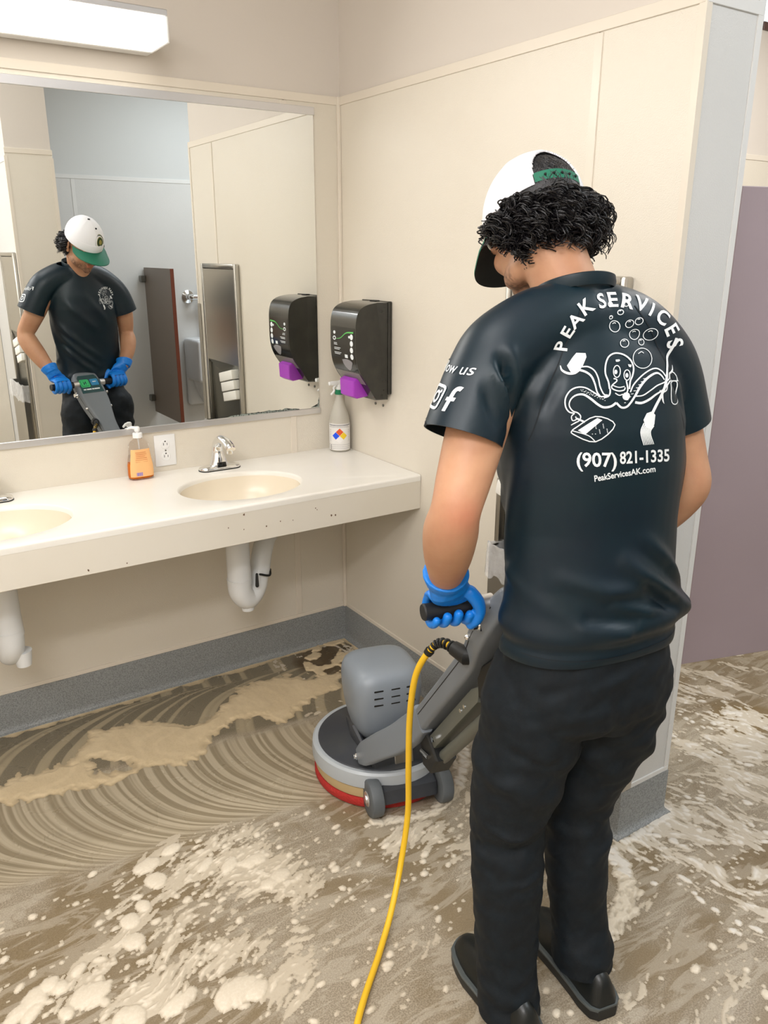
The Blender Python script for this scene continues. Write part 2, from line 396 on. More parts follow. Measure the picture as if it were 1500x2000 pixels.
# ------------------------------------------------------------------ vanity light
g = empty('wall_light', (-1.31, 0, 2.21), 'long wraparound fluorescent wall light glowing above the mirror', 'light')
X0, X1 = -1.95, -.697
M['lens'] = mat('lit_lens', srgb(255, 253, 248), .4, emit=((1, .965, .91, 1), 2.3))
obj('housing', box(BM(), (X0, -.05, 2.207), (X1, -.0005, 2.294), .002, 1), M['white'], g, 0)
obj('top_rail', box(BM(), (X0, -.205, 2.277), (X1, -.05, 2.294), .002, 1), M['alu'], g, 0)
obj('lens', box(BM(), (X0+.004, -.204, 2.209), (X1-.006, -.05, 2.2765), .004, 2), M['lens'], g, 0)
obj('end_cap', box(BM(), (X1-.0055, -.206, 2.206), (X1+.001, -.048, 2.2765), .002, 1), M['white'], g, 0)

# ------------------------------------------------------------------ vanity counter with moulded oval bowls
HC, DC = .864, .545
g = empty('vanity_counter', (-1.1, -.27, .738), 'long cream solid-surface vanity counter with two moulded oval basins', 'counter')
SINKS = [(-.592, -.316), (-1.362, -.308)]; SA, SB = .212, .168
def counter_top():
    bm = BM(); n = 64; zt, zb = HC, HC-.022
    xs = [XL+.02, -1.75, -.977, -.002]
    def rect_pt(cx, cy, x0, x1, y0, y1, a):
        dx, dy = math.cos(a), math.sin(a); t = 1e9
        if dx > 1e-9: t = min(t, (x1-cx)/dx)
        if dx < -1e-9: t = min(t, (x0-cx)/dx)
        if dy > 1e-9: t = min(t, (y1-cy)/dy)
        if dy < -1e-9: t = min(t, (y0-cy)/dy)
        return cx+dx*t, cy+dy*t
    y0, y1 = -DC, -.0005; r = .008
    for (cx, cy), xa, xb in ((SINKS[0], -.977, -.002), (SINKS[1], -1.75, -.977)):
        angs = sorted([2*PI*k/n for k in range(n)]+[math.atan2(yy-cy, xx-cx) % (2*PI) for xx in (xa, xb) for yy in (y0+r, y1)])
        outer = [bm.verts.new((*rect_pt(cx, cy, xa, xb, y0+r, y1, a), zt)) for a in angs]
        rings = [outer]
        for s, dz in ((1.035, 0), (1.02, -.0012), (1.0, -.006), (.985, -.016)):
            rings.append([bm.verts.new((cx+SA*s*math.cos(a), cy+SB*s*math.sin(a), zt+dz)) for a in angs])
        for a, b in zip(rings, rings[1:]): ring_faces(bm, a, b)
    def quad(*p): bm.faces.new([bm.verts.new(q) for q in p])
    quad((xs[0], y0+r, zt), (xs[1], y0+r, zt), (xs[1], y1, zt), (xs[0], y1, zt))
    pr = [(y0+r, zt)]+[(y0+r-r*math.sin(a), zt-r+r*math.cos(a)) for a in np.linspace(.3, PI/2, 5)]+[(y0, zb), (y0+.02, zb), (y0+.02, zb)]
    A = [bm.verts.new((xs[0], y, z)) for y, z in pr]; B = [bm.verts.new((xs[-1], y, z)) for y, z in pr]
    for i in range(len(pr)-1): bm.faces.new((A[i], B[i], B[i+1], A[i+1]))
    bmesh.ops.remove_doubles(bm, verts=bm.verts, dist=1e-5)
    return bm
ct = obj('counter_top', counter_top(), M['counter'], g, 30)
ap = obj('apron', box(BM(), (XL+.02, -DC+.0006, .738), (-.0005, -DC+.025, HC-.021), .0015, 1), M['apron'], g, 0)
obj('underside', box(BM(), (XL+.02, -DC+.025, .815), (-.0005, -.0005, .84)), M['apron'], g, 0) if 0 else None
for (cx, cy) in SINKS:
    bm = BM(); n = 64; prof = [(.985, -.016), (.94, -.05), (.86, -.085), (.72, -.115), (.5, -.135), (.25, -.143), (.12, -.145)]
    loft(bm, [[(cx+SA*s*math.cos(2*PI*k/n), cy+SB*s*math.sin(2*PI*k/n), HC+dz) for k in range(n)] for s, dz in prof], False, True)
    bs = obj('basin', bm, M['basin'], g, 60)
    bm = BM(); lathe(bm, (cx, cy, HC-.147), [(.028, 0), (.03, .003), (.024, .0045), (.008, .003)], 24); obj('drain', bm, M['chrome'], bs)
for x, z, s in ((-.60, .846, .004), (-.685, .834, .005), (-.688, .786, .003), (-.61, .782, .0035), (-.56, .79, .003), (-.515, .785, .003), (-.43, .812, .003), (-.425, .806, .0025), (-.37, .776, .005), (-.355, .775, .006), (-.74, .80, .003), (-1.17, .752, .004), (-1.06, .75, .003)):
    bm = BM(); k = 7
    bm.faces.new([bm.verts.new((x+s*random.uniform(.5, 1.1)*math.cos(2*PI*i/k)*.8, -DC+.0002, z+s*random.uniform(.5, 1.1)*math.sin(2*PI*i/k))) for i in range(k)])
    obj('chip', bm, M['chip'], ap, 0)

# ------------------------------------------------------------------ sensor taps
def make_tap(x, y, label):
    g = empty('tap', (x, y, HC), label, 'tap', 'sensor taps on the vanity')
    def oblong(a, b, n=40):
        out = []
        for k in range(n):
            t = 2*PI*k/n; cx = a-b if math.cos(t) > 0 else -(a-b)
            out.append((cx+b*math.cos(t), b*math.sin(t)))
        return out
    bm = BM(); loft(bm, [[(x+p, y+q, HC+h) for p, q in oblong(.079*s, .029*s2)] for s, s2, h in ((1, 1, .0005), (1, 1, .004))]); obj('gasket', bm, M['matblack'], g)
    bm = BM()
    loft(bm, [[(x+p, y+q, HC+h) for p, q in oblong(.079*s, .029*s2)] for s, s2, h in ((.985, .97, .004), (.985, .97, .008), (.95, .9, .0125), (.8, .72, .016), (.5, .6, .019))])
    # body sweeping up and forward into the spout
    path = spline([(y+.004, HC+.008, .040, .026), (y+.008, HC+.035, .030, .025), (y+.012, HC+.065, .022, .022), (y+.004, HC+.095, .0185, .019), (y-.026, HC+.113, .0175, .017), (y-.070, HC+.114, .018, .0155), (y-.106, HC+.103, .018, .015), (y-.117, HC+.095, .016, .013)], 6)
    rings = []
    for i, (py, pz, ra, rb) in enumerate(path):
        q0, q1 = path[max(i-1, 0)], path[min(i+1, len(path)-1)]; ty, tz = q1[0]-q0[0], q1[1]-q0[1]; l = math.hypot(ty, tz); ny, nz = -tz/l, ty/l
        rings.append([(x+ra*math.cos(2*PI*k/24), py+rb*math.sin(2*PI*k/24)*ny, pz+rb*math.sin(2*PI*k/24)*nz) for k in range(24)])
    loft(bm, rings)
    obj('body', bm, M['chrome'], g, 60)
    bm = BM(); lathe(bm, (x, y-.104, HC+.078), [(.0105, 0), (.0115, .002), (.0115, .016), (.009, .018)], 20); obj('aerator', bm, M['chrome'], g)
    bm = BM(); xbox(bm, Matrix.Translation((x, y-.0235, HC+.021)) @ Matrix.Rotation(math.radians(-20), 4, 'X'), (.034, .006, .018), .0028, 3); obj('sensor_window', bm, M['black2'], g)
    return g
make_tap(-.572, -.078, 'chrome sensor tap by the basin nearest the corner, beside the wall outlet')
make_tap(-1.352, -.078, 'chrome sensor tap at the far left basin, cut off by the frame')

# ------------------------------------------------------------------ waste pipes under the counter
def make_trap(x, y, label, back=False):
    g = empty('drain_trap', (x, y, .4), label, 'drain pipe', 'white wrapped drain pipes')
    bm = BM(); tube(bm, [(x, y, .7155), (x, y, .56), (x+.002, y, .50)], [.041, .042, .043], 24); obj('tailpiece_cover', bm, M['pvc'], g)
    ax = (lambda p: [(x-(q[1]-y)*.4+(q[0]-x)*.12, y+(q[0]-x)*.95, q[2]) for q in p]) if back else (lambda p: p)
    bm = BM(); p = spline(ax([(x, y, .52), (x+.004, y+.002, .465), (x+.035, y+.012, .428), (x+.075, y+.028, .455), (x+.098, y+.04, .515)]), 8)
    tube(bm, p, np.linspace(.044, .035, len(p)), 24); obj('trap_bend', bm, M['pvc'], g)
    bm = BM(); tube(bm, [(x+.03, y+.01, .435), (x+.032, y+.01, .385)], [.03, .022], 20); obj('cleanout_cap', bm, M['pvc'], g)
    bm = BM(); p = spline(ax([(x+.098, y+.04, .512), (x+.112, y+.05, .565), (x+.145, y+.085, .61), (x+.19, y+.15, .615), (x+.225, y+.306, .60)]) if not back else [(x+.01, y+.093, .512), (x+.012, y+.11, .565), (x+.015, y+.15, .61), (x+.02, y+.22, .615), (x+.02, y+.306, .60)], 8)
    tube(bm, p, [.037]*len(p), 24); obj('outlet_cover', bm, M['pvc'], g)
    bm = BM(); tube(bm, ax([(x+.094, y+.038, .498), (x+.099, y+.041, .513)]), .0385, 24); obj('joint_ring', bm, M['pvc'], g)
    if back: return g
    bm = BM(); p = spline([(x+.075, y-.012, .520), (x+.115, y-.005, .505), (x+.135, y+.03, .512)], 8); tube(bm, p, .004, 8, round_ends=True); tube(bm, [(x+.055, y-.03, .53), (x+.052, y-.035, .49)], [.005, .007], 8, round_ends=True); obj('cable_tie', bm, M['matblack'], g)
    bm = BM(); c = (x+.20, y+.17, .63)
    tube(bm, [(c[0]+.052*math.cos(a)+.02*math.sin(a), c[1]-.01+.02*math.cos(a), c[2]+.052*math.sin(a)) for a in np.linspace(-.3, 2.6, 16)], [.004]+[.011]*14+[.004], 10, flat=(.5, 1.2)); obj('loose_wrap', bm, M['matblack'], g)
    return g
make_trap(-.612, -.30, 'white wrapped drain pipe under the basin nearest the corner')
make_trap(-1.372, -.30, 'white wrapped drain pipe under the far left basin, cut off by the frame', True)

# ------------------------------------------------------------------ power outlet
g = empty('wall_outlet', (-.744, 0, .94), 'white two-socket power outlet on the wall between soap bottle and tap', 'outlet')
obj('cover_plate', box(BM(), (-.783, -.006, .884), (-.706, -.0003, .998), .003, 2), M['white'], g)
M['slot'] = mat('slot_dark', srgb(45, 40, 40), .7)
for zc in (.963, .919):
    bm = BM(); prism(bm, [(-.744+.0165*math.cos(a)*(1 if abs(math.sin(a)) < .8 else 1), zc+min(.0145, max(-.0145, .0175*math.sin(a)))) for a in np.linspace(0, 2*PI, 28, endpoint=False)], lambda a, b, d: (a, d, b), -.0078, -.005, .0008, 1); s = obj('socket_face', bm, M['white'], g)
    for lo, hi in (((-.7515, -.0080, zc-.003), (-.7495, -.007, zc+.006)), ((-.7385, -.0080, zc-.003), (-.7365, -.007, zc+.005)), ((-.7465, -.0080, zc+.009), (-.7415, -.007, zc+.0135))):
        obj('slot', box(BM(), lo, hi), M['slot'], s, 0)
bm = BM(); lathe(bm, (-.744, -.0075, .941), [(.0028, 0), (.0028, .002)], 12, 'y'); obj('screw', bm, M['steel_dark'], g)

# ------------------------------------------------------------------ orange soap bottle
def sq_ring(cx, cy, a, b, z, n=32, e=3.2):
    out = []
    for k in range(n):
        t = 2*PI*k/n; c, s = math.cos(t), math.sin(t)
        out.append((cx+a*math.copysign(abs(c)**(2/e), c), cy+b*math.copysign(abs(s)**(2/e), s), z))
    return out
SX, SY = -.853, -.052
g = empty('soap_bottle', (SX, SY, HC), 'clear pump bottle with orange hand soap on the counter beside the outlet', 'soap bottle')
M['clear'] = mat('clear_plastic', (1, .98, .96, 1), .05, trans=1, ior=1.15)
M['orange'] = mat('orange_soap', srgb(255, 140, 30), .1, trans=.3, ior=1.2)
prof = [(.036, .020, .001), (.042, .0245, .004), (.0435, .026, .02), (.0425, .0255, .05), (.037, .023, .085), (.034, .021, .11), (.0335, .0205, .122), (.027, .018, .132), (.014, .012, .140), (.0125, .0125, .150)]
bm = BM(); loft(bm, [sq_ring(SX, SY, a, b, HC+h) for a, b, h in prof]); obj('bottle_shell', bm, M['clear'], g, 50)
bm = BM(); loft(bm, [sq_ring(SX, SY, a-.0022, b-.0022, HC+h) for a, b, h in [(.036, .020, .004), (.042, .0245, .007), (.0435, .026, .02), (.0425, .0255, .05), (.0415, .025, .058)]]); obj('soap', bm, M['orange'], g, 50)
M['soap_label'] = mat('soap_label', srgb(246, 190, 128), .45)
bm = BM(); lr = []
for a, b, h in [(.0431, .0257, .012), (.0435, .0258, .03), (.0425, .0255, .05), (.037, .023, .085), (.0345, .0213, .108)]:
    full = sq_ring(SX, SY, a+.0006, b+.0006, HC+h, 64)
    lr.append([full[k] for k in range(37, 60)])
vs = [[bm.verts.new(p) for p in r] for r in lr]
for a, b in zip(vs, vs[1:]):
    for i in range(len(a)-1): bm.faces.new((a[i], a[i+1], b[i+1], b[i]))
lab = obj('label', bm, M['soap_label'], g, 50)
M['label_ink'] = mat('label_ink', srgb(206, 120, 70), .6); M['label_blue'] = mat('label_blue', srgb(150, 140, 215), .6)
for i in range(9): obj('label_line', box(BM(), (SX-.022+random.uniform(0, .003), SY-.0268+.0032*(i/9), HC+.098-i*.0068), (SX+.022-random.uniform(0, .01), SY-.0255+.003*(i/9), HC+.0988-i*.0068)), M['label_ink'], lab, 0)
for i in range(9): obj('bar_code_line', box(BM(), (SX-.022+i*.0024, SY-.0272, HC+.016), (SX-.022+i*.0024+(.0016 if i % 3 else .001), SY-.026, HC+.028)), M['label_blue'], lab, 0)
bm = BM(); lathe(bm, (SX, SY, HC), [(.0, .146), (.0165, .146), (.0165, .160), (.0155, .162), (.006, .163), (.005, .172), (.0, .172)], 28); obj('pump_collar', bm, M['white'], g)
bm = BM(); lathe(bm, (SX, SY, HC), [(0, .168), (.009, .168), (.0095, .180), (.007, .184), (0, .185)], 24)
d = Vector((-.75, .66, 0)); p0 = Vector((SX, SY, HC+.178)); tube(bm, [p0, p0+d*.02+Vector((0, 0, .002)), p0+d*.036+Vector((0, 0, -.004))], [.0065, .005, .0038], 12); obj('pump_head', bm, M['white'], g)
bm = BM(); tube(bm, [(SX, SY, HC+.15), (SX+.004, SY, HC+.02)], .0025, 8); obj('dip_tube', bm, M['white'], g)

# ------------------------------------------------------------------ spray bottle in the corner
BX, BY = -.052, -.060
g = empty('spray_bottle', (BX, BY, HC), 'translucent spray bottle with hazard diamond label standing in the counter corner', 'spray bottle')
M['milky'] = mat('milky_plastic', srgb(222, 218, 206), .3, trans=.35, ior=1.2)
R0 = .041
bm = BM(); lathe(bm, (BX, BY, HC), [(.034, .0005), (.0395, .004), (R0, .012), (R0, .118), (.039, .128), (.0385, .134), (.034, .152), (.025, .178), (.018, .198), (.0135, .212), (.0135, .226)], 40); obj('bottle_body', bm, M['milky'], g, 50)
bm = BM(); lathe(bm, (BX, BY, HC), [(.0, .2255), (.0172, .2255), (.0176, .228), (.0176, .242), (.016, .244), (0, .244)], 32); obj('screw_collar', bm, M['green'], g)
bm = BM(); lathe(bm, (BX, BY, HC), [(0, .244), (.0125, .244), (.011, .256), (.0, .257)], 24)
box(bm, (BX-.008, BY-.0085, .252+HC), (BX+.045, BY+.0085, .279+HC), .006, 3); box(bm, (BX-.036, BY-.0075, .262+HC), (BX, BY+.0075, .278+HC), .004, 2)
obj('sprayer_head', bm, M['white'], g)
bm = BM(); lathe(bm, (BX-.037, BY, HC+.270), [(.005, -.008), (.0075, -.007), (.0075, .004)], 16, 'x'); obj('nozzle', bm, M['white'], g)
bm = BM(); tube(bm, spline([(BX-.014, BY, HC+.262), (BX-.024, BY, HC+.252), (BX-.022, BY, HC+.240), (BX-.034, BY, HC+.228)], 6), .0042, 10, round_ends=True); obj('trigger', bm, M['white'], g)
M['spray_label'] = mat('spray_label', srgb(232, 230, 226), .5)
AV = math.atan2(-2.75, -1.6)
def cyl_patch(a0, a1, h0, h1, r, n=24):
    bm = BM(); A = [bm.verts.new((BX+r*math.cos(a), BY+r*math.sin(a), HC+h0)) for a in np.linspace(a0, a1, n)]; B = [bm.verts.new((BX+r*math.cos(a), BY+r*math.sin(a), HC+h1)) for a in np.linspace(a0, a1, n)]
    for i in range(n-1): bm.faces.new((A[i], A[i+1], B[i+1], B[i]))
    return bm
lab = obj('label', cyl_patch(AV-1.5, AV+1.5, .008, .114, R0+.0005), M['spray_label'], g, 60)
def diamond(cu, cv, s, m):     # a quarter of the hazard diamond, on the label
    bm = BM(); n = 6; grid = [[None]*(n+1) for _ in range(n+1)]
    for i in range(n+1):
        for j in range(n+1):
            p, q = i/n, j/n; u = cu+(p-q)*s; v = cv+(p+q-1)*s; a = AV+u/R0
            grid[i][j] = bm.verts.new((BX+(R0+.0009)*math.cos(a), BY+(R0+.0009)*math.sin(a), HC+v))
    for i in range(n):
        for j in range(n): bm.faces.new((grid[i][j], grid[i+1][j], grid[i+1][j+1], grid[i][j+1]))
    obj('hazard_quarter', bm, m, lab, 60)
s = .0155
for (du, dv), c in (((0, s), (226, 88, 32)), ((-s, 0), (20, 84, 240)), ((s, 0), (240, 205, 40)), ((0, -s), (238, 236, 234))):
    diamond(du, .066+dv, s*.96, mat('hazard', srgb(*c), .5))
for h0, a0, a1, th in ((.1075, -1.2, 1.2, .0022), (.1035, -1.1, .9, .0009), (.0995, -1.2, 1.1, .0007), (.030, -1.35, 1.35, .0006), (.0225, -1.35, 1.35, .0005), (.0155, -1.35, 1.35, .0005)):
    obj('label_line', cyl_patch(AV+a0, AV+a1, h0, h0+th, R0+.0009), M['dark_ink'], lab, 0)
for k in range(7):
    for sd in (-1, 1): obj('label_note', cyl_patch(AV+sd*1.02-.13, AV+sd*1.02+.11, .088-k*.007, .0886-k*.007, R0+.0009, 5), M['dark_ink'], lab, 0)
for h0 in (.0265, .0195, .0125): obj('label_dot', cyl_patch(AV-.98, AV-.90, h0-.002, h0+.002, R0+.0009, 4), M['dark_ink'], lab, 0)

# ------------------------------------------------------------------ soap dispenser on the right wall
y0, y1 = -.356, -.172
g = empty('soap_dispenser', (0, -.264, 1.105), 'glossy black wall soap dispenser with purple push bar beside the mirror', 'soap dispenser')
PF = [(0, 1.453), (-.06, 1.452), (-.10, 1.446), (-.128, 1.434), (-.143, 1.416), (-.1505, 1.385), (-.152, 1.34), (-.1515, 1.28), (-.145, 1.238), (-.130, 1.204), (-.108, 1.172), (-.086, 1.138), (-.066, 1.108), (0, 1.105)]
pf = [tuple(p) for p in spline(PF[1:-1], 5)]
prof = [(-.012, 1.453)]+pf+[(-.012, 1.105)]
bm = BM(); prism(bm, prof, lambda a, b, d: (a, d, b), y0+.004, y1-.004, .008, 3); obj('cover', bm, M['black'], g, 40)
obj('back_plate', box(BM(), (-.016, y0, 1.125), (-.0003, y1, 1.455), .003, 1), M['black'], g)
obj('hinge_tab', box(BM(), (-.03, -.29, 1.452), (-.01, -.25, 1.4565), .0015, 1), M['matblack'], g)
def front_patch(name, ya, yb, za, zb, m, off=.0012, parent=g, n=10):
    P = sorted([p for p in pf if p[0] < -.06], key=lambda p: p[1]); zs = [p[1] for p in P]; xs = [p[0] for p in P]
    bm = BM(); A, B = [], []
    for z in np.linspace(za, zb, n):
        x = np.interp(z, zs, xs)-off; A.append(bm.verts.new((x, ya, z))); B.append(bm.verts.new((x, yb, z)))
    for i in range(n-1): bm.faces.new((A[i], B[i], B[i+1], A[i+1]))
    return obj(name, bm, m, parent, 60)
plate = front_patch('front_label', -.345, -.183, 1.212, 1.366, M['black2'], .0009)
front_patch('lower_band', -.345, -.183, 1.166, 1.209, M['grey_flat'], .0009)
def front_shape(name, pts, m, off=.0018):
    P = sorted([p for p in pf if p[0] < -.06], key=lambda p: p[1]); zs = [p[1] for p in P]; xs = [p[0] for p in P]
    bm = BM(); bm.faces.new([bm.verts.new((np.interp(z, zs, xs)-off, y, z)) for y, z in pts]); return obj(name, bm, m, plate, 0)
ov = lambda cy, cz, a, b, n=20: [(cy+a*math.cos(2*PI*k/n), cz+b*math.sin(2*PI*k/n)) for k in range(n)]
for zc in (1.336, 1.313, 1.290, 1.267): front_shape('oval_icon', ov(-.326, zc, .0105, .0100), M['ink'])
front_shape('round_icon', ov(-.310, 1.335, .006, .0045), M['ink']); front_shape('round_icon', ov(-.207, 1.325, .011, .0075), M['ink'])
front_shape('round_icon_hole', ov(-.207, 1.325, .006, .004), M['black2'], .0022)
front_shape('top_icon', ov(-.207, 1.345, .008, .006), M['ink'])
for i, (ya, yb) in enumerate(((-.203, -.225), (-.203, -.228), (-.205, -.25), (-.205, -.243), (-.205, -.253), (-.207, -.246))):
    z = 1.309-(i//2)*.0165-(i % 2)*.005; front_shape('text_bar', [(ya, z), (yb, z), (yb, z-.002), (ya, z-.002)], M['ink'])
front_shape('square_icon', [(-.277, 1.272), (-.297, 1.272), (-.297, 1.260), (-.277, 1.260)], M['ink'])
sh = spline([(-.254, 1.252), (-.29, 1.256), (-.322, 1.248), (-.318, 1.236), (-.304, 1.222), (-.288, 1.215), (-.272, 1.222), (-.258, 1.238)], 4)
front_shape('level_window', [tuple(p) for p in sh], M['silver_lens'])
M['leaf_green'] = mat('green_line', srgb(90, 190, 90), .4)
cv = spline([(-.218, 1.323), (-.25, 1.328), (-.29, 1.348), (-.338, 1.352)], 6); wv = np.linspace(.0006, .003, len(cv))
front_shape('curved_line', [(p[0], p[1]+q) for p, q in zip(cv, wv)]+[(p[0], p[1]-q) for p, q in list(zip(cv, wv))[::-1]], M['leaf_green'])
bm = BM(); prism(bm, [(-.121, 1.186), (-.138, 1.178), (-.135, 1.122), (-.118, 1.112), (-.068, 1.118), (-.075, 1.14), (-.1, 1.178)], lambda a, b, d: (a, d, b), -.308, -.212, .006, 3); obj('push_bar', bm, M['purple'], g, 40)
for y in (-.246, -.299):
    bm = BM(); lathe(bm, (-.002, y, 1.076), [(.0055, -.001), (.005, .0018), (.002, .002)], 12, 'x'); s = obj('loose_wall_screw', bm, M['steel_dark']); tag(s, 'small screw in the right wall just below the black dispenser, '+('nearer the mirror' if y > -.27 else 'further from the mirror'), 'screw')

# ------------------------------------------------------------------ stainless towel and waste units
def make_unit(label, dx=(0, 0, 0)):
    ya, yb = -1.419, -.976; za, zb = .155, 1.565
    g = empty('towel_unit', (0, (ya+yb)/2, za), label, 'towel dispenser')
    f = .022; px = -.026
    bm = BM()
    for lo, hi in (((px, ya, za), (-.0005, ya+f, zb)), ((px, yb-f, za), (-.0005, yb, zb)), ((px, ya+f, zb-f), (-.0005, yb-f, zb))):
        box(bm, lo, hi, .006, 2)
    obj('frame', bm, M['steel'], g, 30)
    obj('back_panel', box(BM(), (-.004, ya+f, .70), (-.0005, yb-f, 1.09)), M['steel_dark'], g, 0)
    obj('upper_door', box(BM(), (-.022, ya+f+.002, 1.075), (-.002, yb-f-.002, zb-f-.003), .002, 1), M['steel'], g, 0)
    bm = BM(); n = 12; A = [bm.verts.new((-.021, y, 1.0755)) for y in np.linspace(ya+f, yb-f, n+1)]; B = [bm.verts.new((-.012, y, 1.074-.045*math.sin(PI*(i/n))**.7)) for i, y in enumerate(np.linspace(ya+f, yb-f, n+1))]
    for i in range(n): bm.faces.new((A[i], A[i+1], B[i+1], B[i]))
    obj('dispensing_lip', bm, M['steel_dark'], g, 60)
    for k in range(3):
        z = 1.02-k*.05; bm = BM(); xbox(bm, Matrix.Translation((-.03+.004*k, -1.10+.01*k, z)) @ Matrix.Rotation(math.radians(12), 4, 'X'), (.045, .17, .046), .004, 2); obj('folded_towel', bm, M['paper'], g)
    b = BM(); bx = -.062; t = .003; zz = .75
    box(b, (bx, ya+f+.004, za+.004), (bx+t, yb-f+.0, zz)); box(b, (bx+t, ya+f+.004, za+.004), (-.001, ya+f+.004+t, zz)); box(b, (bx+t, yb-f-t, za+.004), (-.001, yb-f, zz)); box(b, (bx+t, ya+f+.004+t, za+.004), (-.001, yb-f-t, za+.008))
    bn = obj('waste_bin', b, M['steel'], g, 30)
    # liner folded over the rim
    bm = BM(); xs = []; n = 90
    loop = [(bx-.003, ya+f), (bx-.003, yb-f+.003), (.0-.003, yb-f+.003)]
    def along(s):
        tot = 0; segs = []
        for p, q in zip(loop, loop[1:]): l = math.dist(p, q); segs.append((p, q, l)); tot += l
        s *= tot
        for p, q, l in segs:
            if s <= l+1e-9: k = s/l; nx, ny = (q[1]-p[1])/l, -(q[0]-p[0])/l; return p[0]+(q[0]-p[0])*k, p[1]+(q[1]-p[1])*k, -nx, -ny
            s -= l
        return (*loop[-1], 0, 1)
    rows = [(-.010, zz-.03), (-.004, zz+.004), (.003, zz+.005), (.006, zz-.03), (.007, zz-.065), (.009, zz-.10)]
    V = []
    for off, z in rows:
        r = []
        for i in range(n+1):
            x, y, nx, ny = along(i/n); q = off+.006*float(fbm(np.array([i*.23]), np.array([z*30.]), 2)[0]); r.append(bm.verts.new((x+nx*q, y+ny*q, z+.018*float(fbm(np.array([i*.11+5]), np.array([off*90.]), 2)[0])*(off > 0))))
        V.append(r)
    for a, b2 in zip(V, V[1:]):
        for i in range(n): bm.faces.new((a[i], a[i+1], b2[i+1], b2[i]))
    obj('bin_liner', bm, M['film'], bn, 60)
    return g
u1 = make_unit('stainless towel and waste unit on the cream wall behind the man')
u2 = copy_tree(u1, (NX0, 1.419-.976-2.80+.0, .05)); u2.location = (NX0, -2.98, .155+.05)
u2['label'] = 'stainless towel and waste unit seen only in the mirror at its left edge'
for u in (u1, u2): u['group'] = 'stainless towel and waste units'

# ------------------------------------------------------------------ alcove: privacy panel, urinal screen, urinal, window
M['laminate'] = mat('purple_laminate', srgb(166, 150, 156), .45, vary=(1.2, srgb(158, 142, 146), .3, .7), bump=(500, .05, .001))
M['brown_lam'] = mat('brown_laminate', srgb(118, 104, 92), .35); M['edge'] = mat('brown_edge', srgb(110, 55, 35), .4)
a, b = Vector((.524, -1.3266, 0)), Vector((1.39, -1.584, 0)); d = (b-a).normalized(); nn = Vector((-d.y, d.x, 0))
g = empty('stall_panel', (*((a+b)/2)[:2], .0), 'mauve-grey toilet stall panel standing beyond the wall end at the right', 'stall panel')
bm = BM(); R_ = Matrix((d, nn, Vector((0, 0, 1)))).transposed().to_4x4(); R_.translation = (a+b)/2+nn*.013+Vector((0, 0, (.305+1.80)/2))
xbox(bm, R_, ((b-a).length, .025, 1.495), .002, 1); obj('panel', bm, M['laminate'], g, 0)
bm = BM(); c = b-d*.1+nn*.013; tube(bm, [(c.x, c.y, 0), (c.x, c.y, .31)], .018, 16); obj('pedestal_leg', bm, M['steel'], g)
bm = BM(); lathe(bm, (c.x, c.y, 0), [(.035, 0), (.035, .012), (.02, .03)], 20); obj('shoe', bm, M['steel'], g)
bm = BM(); c = a+d*.5+nn*.013; tube(bm, [(c.x, c.y, 0), (c.x, c.y, .31)], .018, 16); obj('pedestal_leg', bm, M['steel'], g)
g = empty('urinal_screen', (.42, YF, .38), 'brown urinal screen on the far wall, seen in the mirror behind the man', 'screen')
obj('board', box(BM(), (.405, YF+.012, .375), (.430, -3.135, 1.505), .001, 1), M['brown_lam'], g, 0)
obj('front_edge', box(BM(), (.404, -3.1355, .375), (.431, -3.130, 1.505), .001, 1), M['edge'], g, 0)
for zz in (1.42, .49): obj('bracket', box(BM(), (.365, YF+.0005, zz-.025), (.405, YF+.05, zz+.025), .004, 1), M['steel_dark'], g)
g = empty('urinal', (.80, YF, .45), 'white wall urinal beside the brown screen, reflected in the mirror', 'urinal')
M['ceramic'] = mat('ceramic', srgb(225, 228, 232), .12)
ux = .87
bm = BM()
for lo, hi in (((ux-.185, YF+.0005, .40), (ux+.185, YF+.05, .95)), ((ux-.185, YF+.03, .62), (ux-.135, YF+.33, .955)), ((ux+.135, YF+.03, .62), (ux+.185, YF+.33, .955)), ((ux-.185, YF+.03, .885), (ux+.185, YF+.22, .957))): box(bm, lo, hi, .02, 3)
loft(bm, [sq_ring(ux, YF+cy, a, b, z, 32, 2.6) for a, b, z, cy in ((.185, .17, .76, .18), (.18, .17, .66, .18), (.15, .14, .56, .155), (.11, .10, .48, .11), (.07, .06, .42, .065))])
obj('bowl', voxel(bm, .008, 6), M['ceramic'], g) if 0 else link('bowl', voxel(bm, .008, 6), M['ceramic'], g)
fv = empty('flush_valve', (ux, YF, 1.28), 'chrome urinal flush valve on the far wall, reflected above the urinal', 'valve')
bm = BM(); lathe(bm, (ux-.12, YF+.001, 1.275), [(.05, 0), (.05, .006), (.025, .022), (.022, .05)], 28, 'y'); obj('wall_flange', bm, M['chrome'], fv)
bm = BM(); tube(bm, spline([(ux-.12, YF+.05, 1.275), (ux-.115, YF+.085, 1.275), (ux-.07, YF+.095, 1.275), (ux, YF+.095, 1.275)], 6), .022, 18); obj('stop_body', bm, M['chrome'], fv)
bm = BM(); lathe(bm, (ux+.01, YF+.095, 1.19), [(.018, -.225), (.018, .02), (.035, .03), (.038, .10), (.034, .16), (.02, .18)], 24); obj('valve_body', bm, M['chrome'], fv)
wd = struct(obj('window_1', box(BM(), (2.795, YR-.004, 2.775), (3.3, YR+.003, 2.815), .002, 1), mat('window_frame_brown', srgb(88, 62, 55), .4), None, 0))
obj('pane', box(BM(), (2.80, YR-.001, 2.815), (3.3, YR+.004, 2.98)), mat('sky_pane', srgb(215, 228, 245), .2, emit=((.78, .88, 1, 1), 1.3)), wd, 0)
